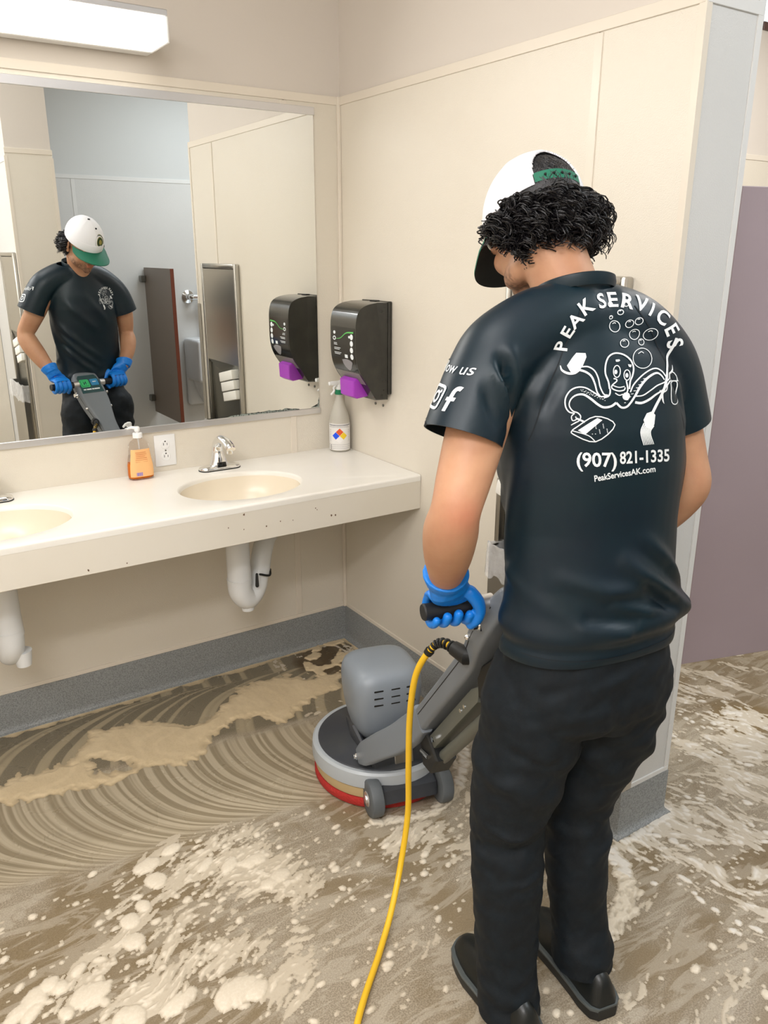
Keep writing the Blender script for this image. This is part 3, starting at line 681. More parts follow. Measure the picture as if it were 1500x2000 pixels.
# ------------------------------------------------------------------ rotary floor machine
HX, HY = -.572, -1.634
AX = Vector((.25, .968, 0)).normalized(); RM = Vector((AX.y, -AX.x, 0))
def Pm(a, r, z): return Vector((HX, HY, 0))+AX*a+RM*r+Vector((0, 0, z))
def Qm(s, r, h): return Pm(.66*s+.751*h, r, .89-.751*s+.66*h)
M['mgrey'] = mat('machine_grey', srgb(134, 142, 150), .38, bump=(700, .04, .001)); M['mgrey2'] = mat('machine_grey_dark', srgb(117, 123, 129), .4)
M['mgreen'] = mat('strut_grey', srgb(96, 98, 90), .4); M['deck'] = mat('deck_black', srgb(56, 59, 65), .35, vary=(9, srgb(66, 68, 70), .45, .7))
M['rim'] = mat('rim_grey', srgb(176, 182, 186), .35); M['pad_red'] = mat('pad_red', srgb(176, 44, 38), .9, bump=(160, .6, .006)); M['pad_tan'] = mat('pad_driver_tan', srgb(196, 172, 128), .7)
M['rubber'] = mat('wheel_rubber', srgb(92, 97, 100), .6); M['grip'] = mat('grip_rubber', srgb(24, 26, 28), .55)
M['teal'] = mat('panel_teal', srgb(20, 66, 70), .25); M['lcd'] = mat('panel_green', srgb(46, 190, 110), .3); M['blue'] = mat('panel_blue', srgb(40, 130, 180), .3)
g = empty('floor_scrubber', Pm(.76, 0, 0), 'grey single-disc floor scrubbing machine with red pad, held by the man', 'floor machine')
CA = .765
def lath(bm, a, r, prof, seg=72):
    c = Pm(a, r-.016, 0); rs = [[c+Vector((math.cos(2*PI*k/seg)*q, math.sin(2*PI*k/seg)*q, h)) for k in range(seg)] for q, h in prof]; loft(bm, rs)
bm = BM(); lath(bm, CA, 0, [(.19, .0025), (.213, .004), (.2165, .012), (.2165, .026), (.212, .033), (.19, .034)]); obj('scrub_pad', bm, M['pad_red'], g)
bm = BM(); lath(bm, CA, 0, [(.19, .034), (.210, .035), (.2125, .040), (.2125, .068), (.20, .076)]); obj('pad_driver', bm, M['pad_tan'], g)
bm = BM(); lath(bm, CA, 0, [(.19, .074), (.218, .074), (.2225, .078), (.2235, .096), (.221, .122), (.215, .1285), (.205, .129), (.20, .127)]); obj('bumper_rim', bm, M['rim'], g)
bm = BM(); lath(bm, CA, 0, [(.20, .11), (.206, .126), (.200, .131), (.17, .138), (.13, .148), (.10, .156), (.06, .16)]); dk = obj('deck', bm, M['deck'], g, 25)
def mr_ring(a0, ha, hb, z, e=3.6, n=48, ta=0):
    out = []
    for k in range(n):
        t = 2*PI*k/n; c, s_ = math.cos(t), math.sin(t)
        out.append(Pm(a0+ta+ha*math.copysign(abs(c)**(2/e), c), -.016+hb*math.copysign(abs(s_)**(2/e), s_), z))
    return out
bm = BM(); loft(bm, [mr_ring(CA, q, q, z, e) for q, z, e in ((.084, .166, 2.6), (.090, .170, 2.8), (.100, .205, 3.2), (.1085, .25, 3.6), (.114, .30, 3.9), (.1155, .34, 4), (.113, .365, 4), (.107, .383, 3.8), (.096, .395, 3.5), (.08, .4015, 3.2), (.05, .404, 3), (.015, .405, 2.5))]); mo = obj('motor_housing', bm, M['mgrey'], g, 60)
bm = BM(); loft(bm, [mr_ring(CA, q, q, z, 2.7) for q, z in ((.10, .148), (.098, .158), (.09, .163), (.089, .170), (.08, .172))]); obj('motor_collar', bm, M['matblack'], g)
for j, rr in enumerate((-.044, .010, .060)):
    for k in range(3):
        z = .352-k*.024; q = np.interp(z, [.25, .30, .34, .365], [.1085, .114, .1155, .113])
        Mx = Matrix((AX, RM, Vector((0, 0, 1)))).transposed().to_4x4(); Mx.translation = Pm(CA-q+.0012, rr-.016, z)
        bm = BM(); xbox(bm, Mx, (.004, .030, .0055), .0015, 1); obj('vent_slot', bm, M['black2'], mo, 0)
for rr in (-1, 1):       # gussets on the deck
    bm = BM(); tube(bm, [Pm(CA-.15, rr*.10, .135), Pm(CA-.02, rr*.11, .165), Pm(CA+.10, rr*.10, .14)], [.012, .03, .012], 10, flat=(1, .5)); obj('deck_rib', bm, M['deck'], dk)
# shaft and head
def shaft_ring(s, wd, top, dep, rad=.012):
    pts = []
    for cx, ch, a0 in ((wd/2-rad, top-rad, 0), (-wd/2+rad, top-rad, PI/2), (-wd/2+rad, top-dep+rad, PI), (wd/2-rad, top-dep+rad, 1.5*PI)):
        for a in np.linspace(a0, a0+PI/2, 5): pts.append(Qm(s, cx+rad*math.cos(a), ch+rad*math.sin(a)))
    return pts
SH = spline([(-.158, .095, -.008, .03), (-.149, .118, -.002, .042), (-.13, .134, 0, .05), (-.06, .152, 0, .058), (.03, .142, 0, .062), (.10, .116, 0, .064), (.17, .094, 0, .064), (.30, .09, 0, .064), (.45, .09, 0, .064), (.60, .09, 0, .066), (.63, .088, -.004, .06)], 5)
bm = BM(); loft(bm, [shaft_ring(*r) for r in SH]); sh = obj('handle_shaft', bm, M['mgrey2'], g, 40)
bm = BM(); n = 18; pts = [(.022*math.cos(a)*(1), .25+.022*math.sin(a)) for a in np.linspace(PI, 2*PI, n)]+[(.022, .58), (-.022, .58)]
prism(bm, [(p, q) for p, q in pts], lambda a, b, d: Qm(b, a, d), .0003, .0022, .0008, 1); obj('inset_panel', bm, M['mgrey'], sh)
for sd in (-1, 1):       # fine mould seam lines along both sides
    bm = BM(); tube(bm, [Qm(s, sd*(np.interp(s, SH[:, 0], SH[:, 1])/2+.0002), -.022) for s in np.linspace(-.1, .58, 14)], .0012, 6); obj('seam', bm, M['matblack'], sh)
def panel_poly(name, poly, m, h, par):
    bm = BM(); prism(bm, poly, lambda a, b, d: Qm(b, a, d), h, h+.0008); return obj(name, bm, m, par, 0)
pn = panel_poly('control_panel', [(-.056, -.118), (-.045, -.132), (.045, -.132), (.056, -.118), (.062, -.022), (-.062, -.022)], M['teal'], .0004, sh)
M['lime_line'] = mat('panel_green_light', srgb(150, 240, 180), .4)
def rr_poly(cx, cs, a, b, r): return [(cx+sx*(a-r)+r*math.cos(t), cs+sy*(b-r)+r*math.sin(t)) for sx, sy, t0 in ((1, 1, 0), (-1, 1, PI/2), (-1, -1, PI), (1, -1, 1.5*PI)) for t in np.linspace(t0, t0+PI/2, 4)]
# seen from the front: the letter is upright with its top toward the person
panel_poly('green_badge', rr_poly(-.026, -.082, .026, .024, .007), M['lcd'], .0014, sh); panel_poly('green_badge_inner', rr_poly(-.026, -.082, .020, .018, .005), M['teal'], .0023, sh); panel_poly('green_badge_core', rr_poly(-.026, -.082, .0185, .0165, .004), M['lcd'], .0031, sh)
for q in ([(-.034, -.092), (-.031, -.092), (-.031, -.072), (-.034, -.072)], [(-.021, -.092), (-.018, -.092), (-.018, -.072), (-.021, -.072)], [(-.034, -.075), (-.034, -.072), (-.031, -.072), (-.018, -.089), (-.018, -.092), (-.021, -.092)]):
    panel_poly('badge_letter_stroke', q, M['teal'], .004, sh)
panel_poly('blue_badge', rr_poly(.030, -.085, .022, .020, .004), M['blue'], .0014, sh); panel_poly('blue_badge_bar', rr_poly(.030, -.088, .010, .0022, .001), M['ink'], .0023, sh)
for x0, x1 in ((-.048, -.034), (-.030, -.004), (0, .012), (.014, .044)): panel_poly('panel_text_bar', [(x0, -.047), (x1, -.047), (x1, -.040), (x0, -.040)], M['ink'], .0014, sh)
# grips, bolts, levers
GS, GH = -.085, -.006
for sd in (-1, 1):
    bm = BM(); tube(bm, [Qm(GS, sd*.06, GH), Qm(GS, sd*.088, GH)], [.020, .018], 20); obj('grip_collar', bm, M['alu'], g)
    bm = BM(); tube(bm, [Qm(GS, sd*q, GH) for q in (.085, .09, .10, .20, .206, .209)], [.0165, .0172, .0165, .0168, .0175, .0155], 24); obj('hand_grip', bm, M['grip'], g)
    bm = BM(); tube(bm, [Qm(-.035, sd*.070, -.03), Qm(-.035, sd*.082, -.03)], .016, 6); tube(bm, [Qm(-.035, sd*.08, -.03), Qm(-.035, sd*.094, -.03)], .010, 16); obj('hex_bolt', bm, M['chrome'], g, 30)
    bm = BM(); tube(bm, [Qm(.06, sd*.06, -.018), Qm(.06, sd*.069, -.018)], .007, 12, round_ends=True); obj('side_screw', bm, M['chrome'], g)
# strain relief: black ribbed sleeve with the yellow cord showing between the ribs
M['yellow'] = mat('yellow_cord', srgb(240, 192, 40), .42)
g0 = Qm(.135, -.052, -.034)
CORD = spline([tuple(g0), (-.617, -1.486, .770), (-.637, -1.461, .742), (-.651, -1.43, .67), (-.645, -1.40, .54), (-.634, -1.382, .38), (-.630, -1.376, .235), (-.668, -1.398, .10), (-.735, -1.455, .035), (-.81, -1.52, .0115), (-.962, -1.66, .0105), (-1.12, -1.86, .0105), (-1.30, -2.2, .0105)], 10)
bm = BM(); tube(bm, [g0-RM*-.012, g0, Vector(CORD[5])], [.022, .021, .017], 18); obj('cord_gland', bm, M['matblack'], g)
for k in range(6, 19, 2):
    p = Vector(CORD[k]); q = Vector(CORD[k+1]); d = (q-p).normalized(); r = .0165-.0004*k
    bm = BM(); tube(bm, [p-d*.004, p-d*.002, p+d*.002, p+d*.004], [r-.003, r, r, r-.003], 16); obj('relief_rib', bm, M['matblack'], g)
bm = BM(); tube(bm, [CORD[19], CORD[21]], [.0115, .0105], 14); obj('relief_end', bm, M['matblack'], g)
bm = BM(); tube(bm, CORD, .0078, 14, round_ends=True); tag(obj('power_cord', bm, M['yellow'], None, 60), 'yellow power cord hanging from the floor machine and trailing over the wet floor', 'cord')
# lower struts behind the shaft
bm = BM(); prism(bm, [(.18, -.092), (.235, -.080), (.60, -.080), (.63, -.098), (.60, -.118), (.22, -.118)], lambda a, b, d: Qm(a, d, b), -.024, .024, .004, 2); st = obj('lift_strut', bm, M['mgreen'], g, 30)
bm = BM(); tube(bm, [Qm(.20, .0, -.150), Qm(.66, 0, -.140)], .017, 16); obj('strut_rod', bm, M['mgreen'], g)
bm = BM(); prism(bm, [(.60, -.07), (.66, -.06), (.70, -.13), (.66, -.165), (.58, -.155)], lambda a, b, d: Qm(a, d, b), -.03, .03, .005, 1); obj('strut_bracket', bm, M['matblack'], g, 30)
bm = BM(); tube(bm, [Qm(.56, -.034, -.10), Qm(.56, .034, -.10)], .008, 6); obj('strut_pin', bm, M['chrome'], g)
bm = BM(); tube(bm, [Qm(.62, -.035, -.13), Qm(.66, -.035, -.10)], .006, 8); obj('strut_clip', bm, M['chrome'], g)
for s in (.30, .33):
    bm = BM(); tube(bm, [Qm(s, -.0265, -.10), Qm(s, -.023, -.10)], .005, 10); obj('rivet', bm, M['chrome'], st)
bm = BM(); prism(bm, [(.05, -.075), (.13, -.064), (.17, -.075), (.20, -.115), (.14, -.13), (.07, -.10)], lambda a, b, d: Qm(a, d, b), -.028, .028, .004, 1); obj('release_lever', bm, M['matblack'], g, 30)
# yoke arms down to the pivots
for sd in (-1, 1):
    path = spline([(.365, sd*.030, .425), (.405, sd*.040, .375), (.455, sd*.066, .315), (.52, sd*.096, .255), (.585, sd*.116, .195), (.628, sd*.122, .158)], 5)
    bm = BM(); rings = []
    for i, p in enumerate(path):
        q0, q1 = path[max(i-1, 0)], path[min(i+1, len(path)-1)]; d = Vector((q1-q0)).normalized(); up = Vector((-d[2], 0, d[0])); up = Vector((-d.z, 0, math.hypot(d.x, d.y))).normalized()
        hh = np.interp(i/(len(path)-1), [0, .3, .85, 1], [.040, .044, .036, .026]); ww = .0165; rd = .008; ring = []
        for cx, ch, a0 in ((ww-rd, hh-rd, 0), (-ww+rd, hh-rd, PI/2), (-ww+rd, -hh+rd, PI), (ww-rd, -hh+rd, 1.5*PI)):
            for a in np.linspace(a0, a0+PI/2, 4):
                y_, h_ = cx+rd*math.cos(a), ch+rd*math.sin(a); ring.append(Pm(p[0]+up.x*h_, p[1]+y_, p[2]+up.z*h_))
        rings.append(ring)
    loft(bm, rings); obj('yoke_arm', bm, M['mgrey2'], g, 40)
    bm = BM(); tube(bm, [Pm(.622, sd*.13, .162), Pm(.622, sd*.146, .162)], .011, 6); tube(bm, [Pm(.622, sd*.14, .162), Pm(.622, sd*.152, .162)], .0075, 14); obj('pivot_bolt', bm, M['chrome'], g, 30)
bm = BM(); prism(bm, [(.60, .085), (.66, .12), (.66, .185), (.60, .185), (.585, .13)], lambda a, b, d: Pm(a, d, b), -.10, .10, .006, 1); obj('pivot_bracket', bm, M['deck'], g, 30)
bm = BM(); prism(bm, [(.575, .10), (.585, .10), (.615, .235), (.605, .235)], lambda a, b, d: Pm(a, d, b), -.030, .030, .002, 1); obj('hinge_plate', bm, M['steel'], g, 30)
bm = BM(); prism(bm, [(.52, .045), (.53, .085), (.60, .115), (.64, .10), (.63, .06), (.56, .035)], lambda a, b, d: Pm(a, d, b), -.088, .088, .008, 2); obj('axle_housing', bm, M['deck'], g, 30)
for sd in (-1, 1):
    WA, WZ = .55, .0585
    bm = BM(); rs = []
    for off, r in ((.090, .034), (.0905, .050), (.094, .056), (.100, .058), (.122, .058), (.128, .056), (.1315, .050), (.1318, .030)):
        rs.append([Pm(WA+r*math.cos(2*PI*k/40), sd*off, WZ+r*math.sin(2*PI*k/40)) for k in range(40)])
    loft(bm, rs); wh = obj('wheel', bm, M['rubber'], g, 40)
    bm = BM(); rs = [[Pm(WA+r*math.cos(2*PI*k/24), sd*off, WZ+r*math.sin(2*PI*k/24)) for k in range(24)] for off, r in ((.1316, .024), (.134, .022), (.134, .013), (.138, .012), (.139, .006))]
    loft(bm, rs); obj('hub', bm, M['alu'], wh)
# ------------------------------------------------------------------ the man (built in his own frame: x right, y forward, z up)
PO = Vector((-.55, -1.79, 0)); PR = math.atan2(-.192, .982)
man = empty('person', PO, 'man in dark t-shirt, black trousers, blue gloves and white cap, steering the floor machine', 'person')
man.rotation_euler = (0, 0, PR)
W2B = (Matrix.Translation(PO) @ Matrix.Rotation(PR, 4, 'Z')).inverted()
def part(name, me, m, parent=man, smooth=60):
    o = link(name, me, m, None, smooth); o.parent = parent; return o
def pbm(name, bm, m, parent=man, smooth=60, recalc=True):
    if recalc: bmesh.ops.recalc_face_normals(bm, faces=bm.faces)
    me = bpy.data.meshes.new(name); bm.to_mesh(me); bm.free(); return part(name, me, m, parent, smooth)
HT = math.radians(35); HY_ = math.radians(-4); HC_ = Vector((-.027, .146, 1.660))
HROT = Matrix.Rotation(HY_, 3, 'Z') @ Matrix.Rotation(-HT, 3, 'X')
def Hb(x, y, z): return HC_+HROT @ Vector((x, y, z))
def ell(bm, c, r, seg=24, head=False, rot=None):
    M3 = Matrix.Diagonal((*r, 1))
    if rot is not None: M3 = rot.to_4x4() @ M3
    M4 = Matrix.Translation(c) @ M3
    if head: M4 = Matrix.Translation(HC_) @ HROT.to_4x4() @ M4
    bmesh.ops.create_uvsphere(bm, u_segments=seg, v_segments=seg//2, radius=1, matrix=M4)
def chain(bm, pts, n=5, sides=20, flat=None, up=None):
    p = spline(pts, n); tube(bm, [q[:3] for q in p], [q[3] for q in p], sides, True, True, flat, up)
# hand frames on the grips
def grip_frame(sd, r):
    G = W2B @ Qm(GS, sd*r, GH); X = (W2B.to_3x3() @ (RM*sd)).normalized(); Y = (W2B.to_3x3() @ AX).normalized()
    return G, X, Y, Vector((0, 0, 1))
GL, GR = grip_frame(-1, .156), grip_frame(1, .172)
WL, WR = Vector((-.236, .062, 1.030)), Vector((.168, .066, 1.028))
def hand(bm, fr, wrist, k=1., cuff=None):
    """palm over the grip, four fingers round it, thumb from the inner side; k scales the thickness"""
    G, X, Y, Z = fr
    def p(x, y, z): return G+X*x+Y*y+Z*z
    d = (wrist-G)
    # palm: from the wrist to the knuckle row, flattened
    rings = []
    for t, (c, ww, th) in enumerate(((wrist, .0345, .0315), (wrist.lerp(p(0, -.024, .034), .55), .040, .0255), (p(.0, -.022, .0325), .0425, .0175), (p(0, .002, .0365), .044, .0145), (p(0, .022, .027), .042, .0125))):
        nrm = [None, None, Vector((0, 0, 0)), None, None]
        tg = [(p(0, -.024, .034)-wrist), (p(0, -.018, .032)-wrist), Y*.8+Z*.02, Y*.9-Z*.35, Y*.6-Z*.8][t].normalized()
        N = tg.cross(X).normalized(); Xo = N.cross(tg).normalized()
        if Xo.dot(X) < 0: Xo = -Xo
        rings.append([c+Xo*(ww*k*math.cos(2*PI*i/24))+N*(th*k*math.sin(2*PI*i/24)) for i in range(24)])
    loft(bm, rings)
    rr = .0170+.0098
    for i, (x, fr_, tip) in enumerate(((-.034, .0102, 258), (-.0115, .0106, 268), (.0105, .0102, 262), (.031, .0090, 250))):
        pts = []
        for phi, ro in ((28, rr+.006), (62, rr+.004), (100, rr+.003), (140, rr), (180, rr), (222, rr), (tip, rr+.001)):
            a = math.radians(phi); pts.append((*p(x+(.002*(i-1.5))*math.sin(a/2), ro*math.sin(a), ro*math.cos(a)), fr_*k*(1.06 if phi in (28, 100, 180) else .98)*(1 if phi < 220 else .93)))
        chain(bm, pts, 4, 14)
    th = [(-.030, -.036, .046, .0145), (-.046, -.036, .026, .0140), (-.055, -.032, .002, .0122), (-.053, -.024, -.020, .0115), (-.046, -.012, -.036, .0100)]
    chain(bm, [(*p(x, y, z), r*k) for x, y, z, r in th], 4, 14)
    if cuff is not None:
        dirn = (cuff-wrist).normalized()
        tube(bm, [wrist-dirn*.012, wrist+dirn*.006, wrist+dirn*.022, wrist+dirn*.026], [.033*k, .0385*k, .042*k, .042*k], 22, flat=(.97, 1.05))
# ---- body, one continuous skin
EL, ER = Vector((-.289, -.074, 1.215)), Vector((.246, -.028, 1.190))
b = BM()
ell(b, (0, -.012, .028), (.076, .097, .088), 28, True); ell(b, (0, .026, -.03), (.0625, .070, .082), 28, True)
ell(b, (0, .050, -.083), (.043, .042, .034), 20, True); ell(b, (0, .079, -.103), (.021, .018, .017), 14, True)
for sd in (-1, 1):
    ell(b, (sd*.036, .062, -.025), (.026, .028, .026), 14, True); ell(b, (sd*.046, .02, -.075), (.02, .045, .026), 14, True)
    ell(b, (sd*.0775, -.012, -.012), (.0085, .0215, .034), 16, True, Matrix.Rotation(sd*-.35, 3, 'Z') @ Matrix.Rotation(.18, 3, 'X')); ell(b, (sd*.076, -.002, -.04), (.009, .010, .012), 10, True)
    ell(b, (sd*.030, .083, .014), (.026, .012, .009), 12, True); ell(b, (sd*.0125, .098, -.036), (.011, .012, .009), 10, True)
tube(b, [Hb(0, .088, .012), Hb(0, .103, -.01), Hb(0, .117, -.034)], [.010, .011, .0125], 12, round_ends=True)
ell(b, (0, .094, -.062), (.023, .011, .0065), 14, True); ell(b, (0, .091, -.074), (.020, .011, .0075), 14, True)
chain(b, [(-.008, .01, 1.44, .058), (-.014, .02, 1.50, .058), (-.016, .042, 1.545, .057), (*Hb(0, -.03, -.075), .058), (*Hb(0, -.012, -.03), .062)], 6, 24)
for z, u, w, a, bb in ((.93, .04, -.01, .15, .10),): pass
loft(b, [[(u+a*math.cos(2*PI*k/32), w+bb*math.sin(2*PI*k/32), z) for k in range(32)] for z, u, w, a, bb in ((.80, .03, -.03, .12, .07), (.92, .025, -.035, .13, .07), (1.1, .02, -.03, .125, .07), (1.25, .016, -.02, .135, .07), (1.40, .0, -.01, .14, .06), (1.47, -.01, .0, .09, .045))])
chain(b, [(.05, .0, 1.46, .045), (.14, .006, 1.435, .046), (.190, .012, 1.385, .050), (.222, .008, 1.31, .050), (.240, -.014, 1.235, .043), (*ER, .040), (.238, .0, 1.150, .045), (.216, .03, 1.10, .040), (.190, .05, 1.06, .033), (*WR, .0275)], 5, 22)
chain(b, [(-.05, -.002, 1.465, .045), (-.14, -.008, 1.46, .048), (-.195, -.016, 1.42, .052), (-.232, -.034, 1.34, .052), (-.268, -.060, 1.265, .047), (*EL, .0425), (-.286, -.052, 1.17, .0475), (-.268, -.010, 1.115, .0445), (-.250, .030, 1.065, .036), (*WL, .0285)], 5, 22)
hand(b, GL, WL, .76); hand(b, GR, WR, .76)
for sx, px in ((-1, ((-.05, -.02, .80, .075), (-.098, .0, .46, .046), (-.102, -.012, .36, .045), (-.102, -.025, .12, .034), (-.10, -.05, .06, .03))), (1, ((.11, -.03, .80, .075), (.085, .022, .46, .044), (.085, .005, .36, .044), (.09, -.02, .12, .033), (.095, -.05, .06, .03)))):
    chain(b, px, 5, 18)
chain(b, [(-.10, -.07, .055, .026), (-.10, .02, .048, .024), (-.10, .09, .045, .016)], 4, 12); chain(b, [(.095, -.07, .055, .026), (.095, .02, .048, .024), (.095, .09, .045, .016)], 4, 12)
me = voxel(b, .0042, 5)
co = co_of(me); HI = np.array(HROT.transposed()); hl = (co-np.array(HC_)) @ HI.T
x, y, z = hl[:, 0], hl[:, 1], hl[:, 2]
sm = lambda v, a, c: np.clip((v-a)/(c-a), 0, 1)**2*(3-2*np.clip((v-a)/(c-a), 0, 1))
beard = sm(-z, .052, .075)*sm(y, .0, .03)*(1-sm(-z, .118, .135))
beard = np.maximum(beard, .9*sm(y, .082, .09)*(np.abs(x) < .032)*np.exp(-((z+.051)/.007)**2))
lips = np.exp(-((z+.067)/.009)**2)*(np.abs(x) < .025)*sm(y, .088, .095); beard *= 1-.8*lips
beard *= (.55+.45*vnoise3(co*260))*(np.linalg.norm(hl, axis=1) < .2)
nape = sm(-y, .04, .07)*sm(z+.12, .0, .05)*(np.linalg.norm(hl, axis=1) < .17)*.5
red = np.exp(-((np.linalg.norm(co-np.array(EL)-np.array([-.0, -.03, 0]), axis=1))/.03)**2)*.6+lips*.8+.35*np.exp(-(np.linalg.norm(co-np.array(WL), axis=1)/.05)**2)
def vattr(me, name, vals):
    a = me.attributes.new(name, 'FLOAT', 'POINT'); a.data.foreach_set('value', np.clip(vals, 0, 1).astype(np.float32))
vattr(me, 'stubble', np.maximum(beard, nape*(.5+.5*vnoise3(co*300)))); vattr(me, 'ruddy', red)
def attr_mix(m, col0, items):
    nt = m.node_tree; b_ = nt.nodes['Principled BSDF']; last = None
    src = b_.inputs['Base Color'].links[0].from_socket if b_.inputs['Base Color'].links else None
    for nm, c in items:
        at = nt.nodes.new('ShaderNodeAttribute'); at.attribute_name = nm
        mx = nt.nodes.new('ShaderNodeMix'); mx.data_type = 'RGBA'; mx.inputs[7].default_value = c
        if src is None: mx.inputs[6].default_value = col0
        else: nt.links.new(src, mx.inputs[6])
        nt.links.new(at.outputs['Fac'], mx.inputs[0]); src = mx.outputs[2]
    nt.links.new(src, b_.inputs['Base Color'])
M['skin'] = mat('skin', srgb(194, 148, 116), .5, bump=(220, .12, .002), vary=(14, srgb(182, 133, 103), .4, .7), spec=.35)
M['skin'].node_tree.nodes['Principled BSDF'].inputs['Subsurface Weight'].default_value = .08
M['skin'].node_tree.nodes['Principled BSDF'].inputs['Subsurface Scale'].default_value = .01
attr_mix(M['skin'], None, (('ruddy', srgb(190, 112, 88)), ('stubble', srgb(58, 40, 34))))
part('body', me, M['skin'])
M['eye'] = mat('eye', srgb(225, 220, 214), .2); M['iris'] = mat('iris', srgb(48, 32, 24), .15); M['hair'] = mat('hair_black', srgb(14, 12, 15), .34, spec=.5, bump=(500, .4, .003))
for sd in (-1, 1):
    bm = BM(); ell(bm, (sd*.030, .079, -.004), (.011, .010, .008), 16, True); e = pbm('eye', bm, M['eye'])
    bm = BM(); ell(bm, (sd*.030, .0868, -.006), (.0045, .003, .0045), 12, True); pbm('iris', bm, M['iris'], e)
    bm = BM(); tube(bm, [Hb(sd*.014, .0985, .020), Hb(sd*.03, .096, .026), Hb(sd*.047, .084, .022)], [.003, .0035, .002], 8, round_ends=True); pbm('eyebrow', bm, M['hair'])
# ---- gloves
M['glove'] = mat('blue_nitrile', srgb(22, 128, 226), .38, bump=(120, .15, .003), spec=.4)
for fr, wr, el_, nm in ((GL, WL, EL, 'glove'), (GR, WR, ER, 'glove')):
    b = BM(); hand(b, fr, wr, 1., el_); pm = voxel(b, .0023, 3)
    c2 = co_of(pm); n2 = no_of(pm); d = np.linalg.norm(c2-np.array(wr), axis=1)
    c2 += n2*(.0011*vnoise3(c2*np.array([90, 90, 170]))*np.exp(-(d/.06)**2))[:, None]; set_co(pm, c2); part(nm, pm, M['glove'])
# ---- trousers
def srings(bm, rows, n=40, e=2.25):
    loft(bm, [[(u+a*math.copysign(abs(math.cos(2*PI*k/n))**(2/e), math.cos(2*PI*k/n)), w+(bb if k > n/2 else bf)*math.copysign(abs(math.sin(2*PI*k/n))**(2/e), math.sin(2*PI*k/n)), z) for k in range(n)] for z, u, w, a, bb, bf in rows])
b = BM()
srings(b, ((.985, .024, -.038, .160, .092, .072), (.93, .026, -.038, .168, .102, .078), (.86, .030, -.034, .178, .116, .088), (.80, .032, -.03, .184, .124, .098), (.76, .032, -.026, .176, .12, .10), (.72, .03, -.014, .15, .10, .10)))
chain(b, [(-.055, -.012, .80, .112), (-.075, -.006, .68, .105), (-.092, .006, .56, .091), (-.100, .008, .46, .079), (-.104, -.006, .36, .075), (-.104, -.012, .26, .070), (-.102, -.02, .16, .067), (-.100, -.03, .09, .069), (-.098, -.036, .045, .071), (-.098, -.036, .02, .071)], 6, 32)
chain(b, [(.130, -.022, .80, .108), (.122, -.01, .68, .101), (.102, .014, .56, .085), (.086, .026, .46, .073), (.085, .010, .36, .070), (.088, -.004, .26, .066), (.091, -.016, .17, .064), (.092, -.028, .12, .067), (.092, -.032, .085, .067), (.092, -.032, .06, .067)], 6, 32)
pm = voxel(b, .0065, 6)
def fold(c, n, disp, pts, width, amp, keep=None):
    P = np.array(pts, float); best = np.full(len(c), 1e9); tt = np.zeros(len(c)); L = len(P)-1
    for i in range(L):
        a_, d_ = P[i], P[i+1]-P[i]; t = np.clip(((c-a_) @ d_)/(d_ @ d_), 0, 1); dist = np.linalg.norm(c-(a_+t[:, None]*d_), axis=1)
        k = dist < best; best[k] = dist[k]; tt[k] = (i+t[k])/L
    disp += amp*np.exp(-(best/width)**2)*np.sin(PI*np.clip(tt*.84+.08, 0, 1))**.7
c = co_of(pm); n = no_of(pm); disp = np.zeros(len(c)); u, w_, z = c.T
leg = (u < .02)
axu = np.where(leg, -.1, .088)
ang = np.arctan2(w_, u-axu)
stack = np.exp(-np.maximum(z-.02, 0)/.09)*(z < .40)
disp += stack*.008*np.sin(z*130+1.6*np.sin(ang+leg*1.3)+5*vnoise3(c*8))*(.35+.9*vnoise3(c*7+9))
kn = np.exp(-((z-.44)/.10)**2)
disp += kn*.0075*np.sin(z*75+ang*1.4+5*vnoise3(c*6)+leg*2)*(.3+.9*vnoise3(c*6+5))
wv = np.stack([u+.5*z, w_, z-.5*u], 1); disp += .006*vnoise3(wv*np.array([13, 13, 6]))+.0032*vnoise3(wv*np.array([18, 18, 42]))+.0012*vnoise3(c*60)
disp += np.exp(-((z-.66)/.12)**2)*.005*np.sin((z*.8+u*.6)*75+3*vnoise3(c*6))
# seat crease and the gap line between the legs
fold(c, n, disp, [(.036, -.15, .84), (.034, -.145, .76), (.025, -.12, .68)], .018, -.010)
fold(c, n, disp, [(-.16, -.06, .72), (-.11, -.115, .69), (-.03, -.13, .69)], .010, -.006)
fold(c, n, disp, [(-.17, .0, .60), (-.14, -.06, .58), (-.08, -.09, .60)], .010, .007)
fold(c, n, disp, [(-.18, -.02, .52), (-.13, -.07, .50), (-.05, -.07, .53)], .009, .007)
fold(c, n, disp, [(-.17, -.03, .475), (-.12, -.07, .46), (-.04, -.06, .485)], .008, -.006)
fold(c, n, disp, [(-.17, -.02, .40), (-.11, -.08, .385), (-.04, -.06, .40)], .009, .006)
fold(c, n, disp, [(.03, -.07, .50), (.09, -.05, .47), (.15, -.02, .47)], .009, .006)
fold(c, n, disp, [(.03, -.07, .41), (.09, -.06, .39), (.15, -.02, .40)], .009, .006)
fold(c, n, disp, [(-.13, -.09, .80), (-.02, -.135, .86), (.08, -.145, .88)], .012, .006)
fold(c, n, disp, [(.10, -.14, .86), (.18, -.08, .78), (.17, -.05, .70)], .02, .006)
c += n*disp[:, None]; set_co(pm, c)
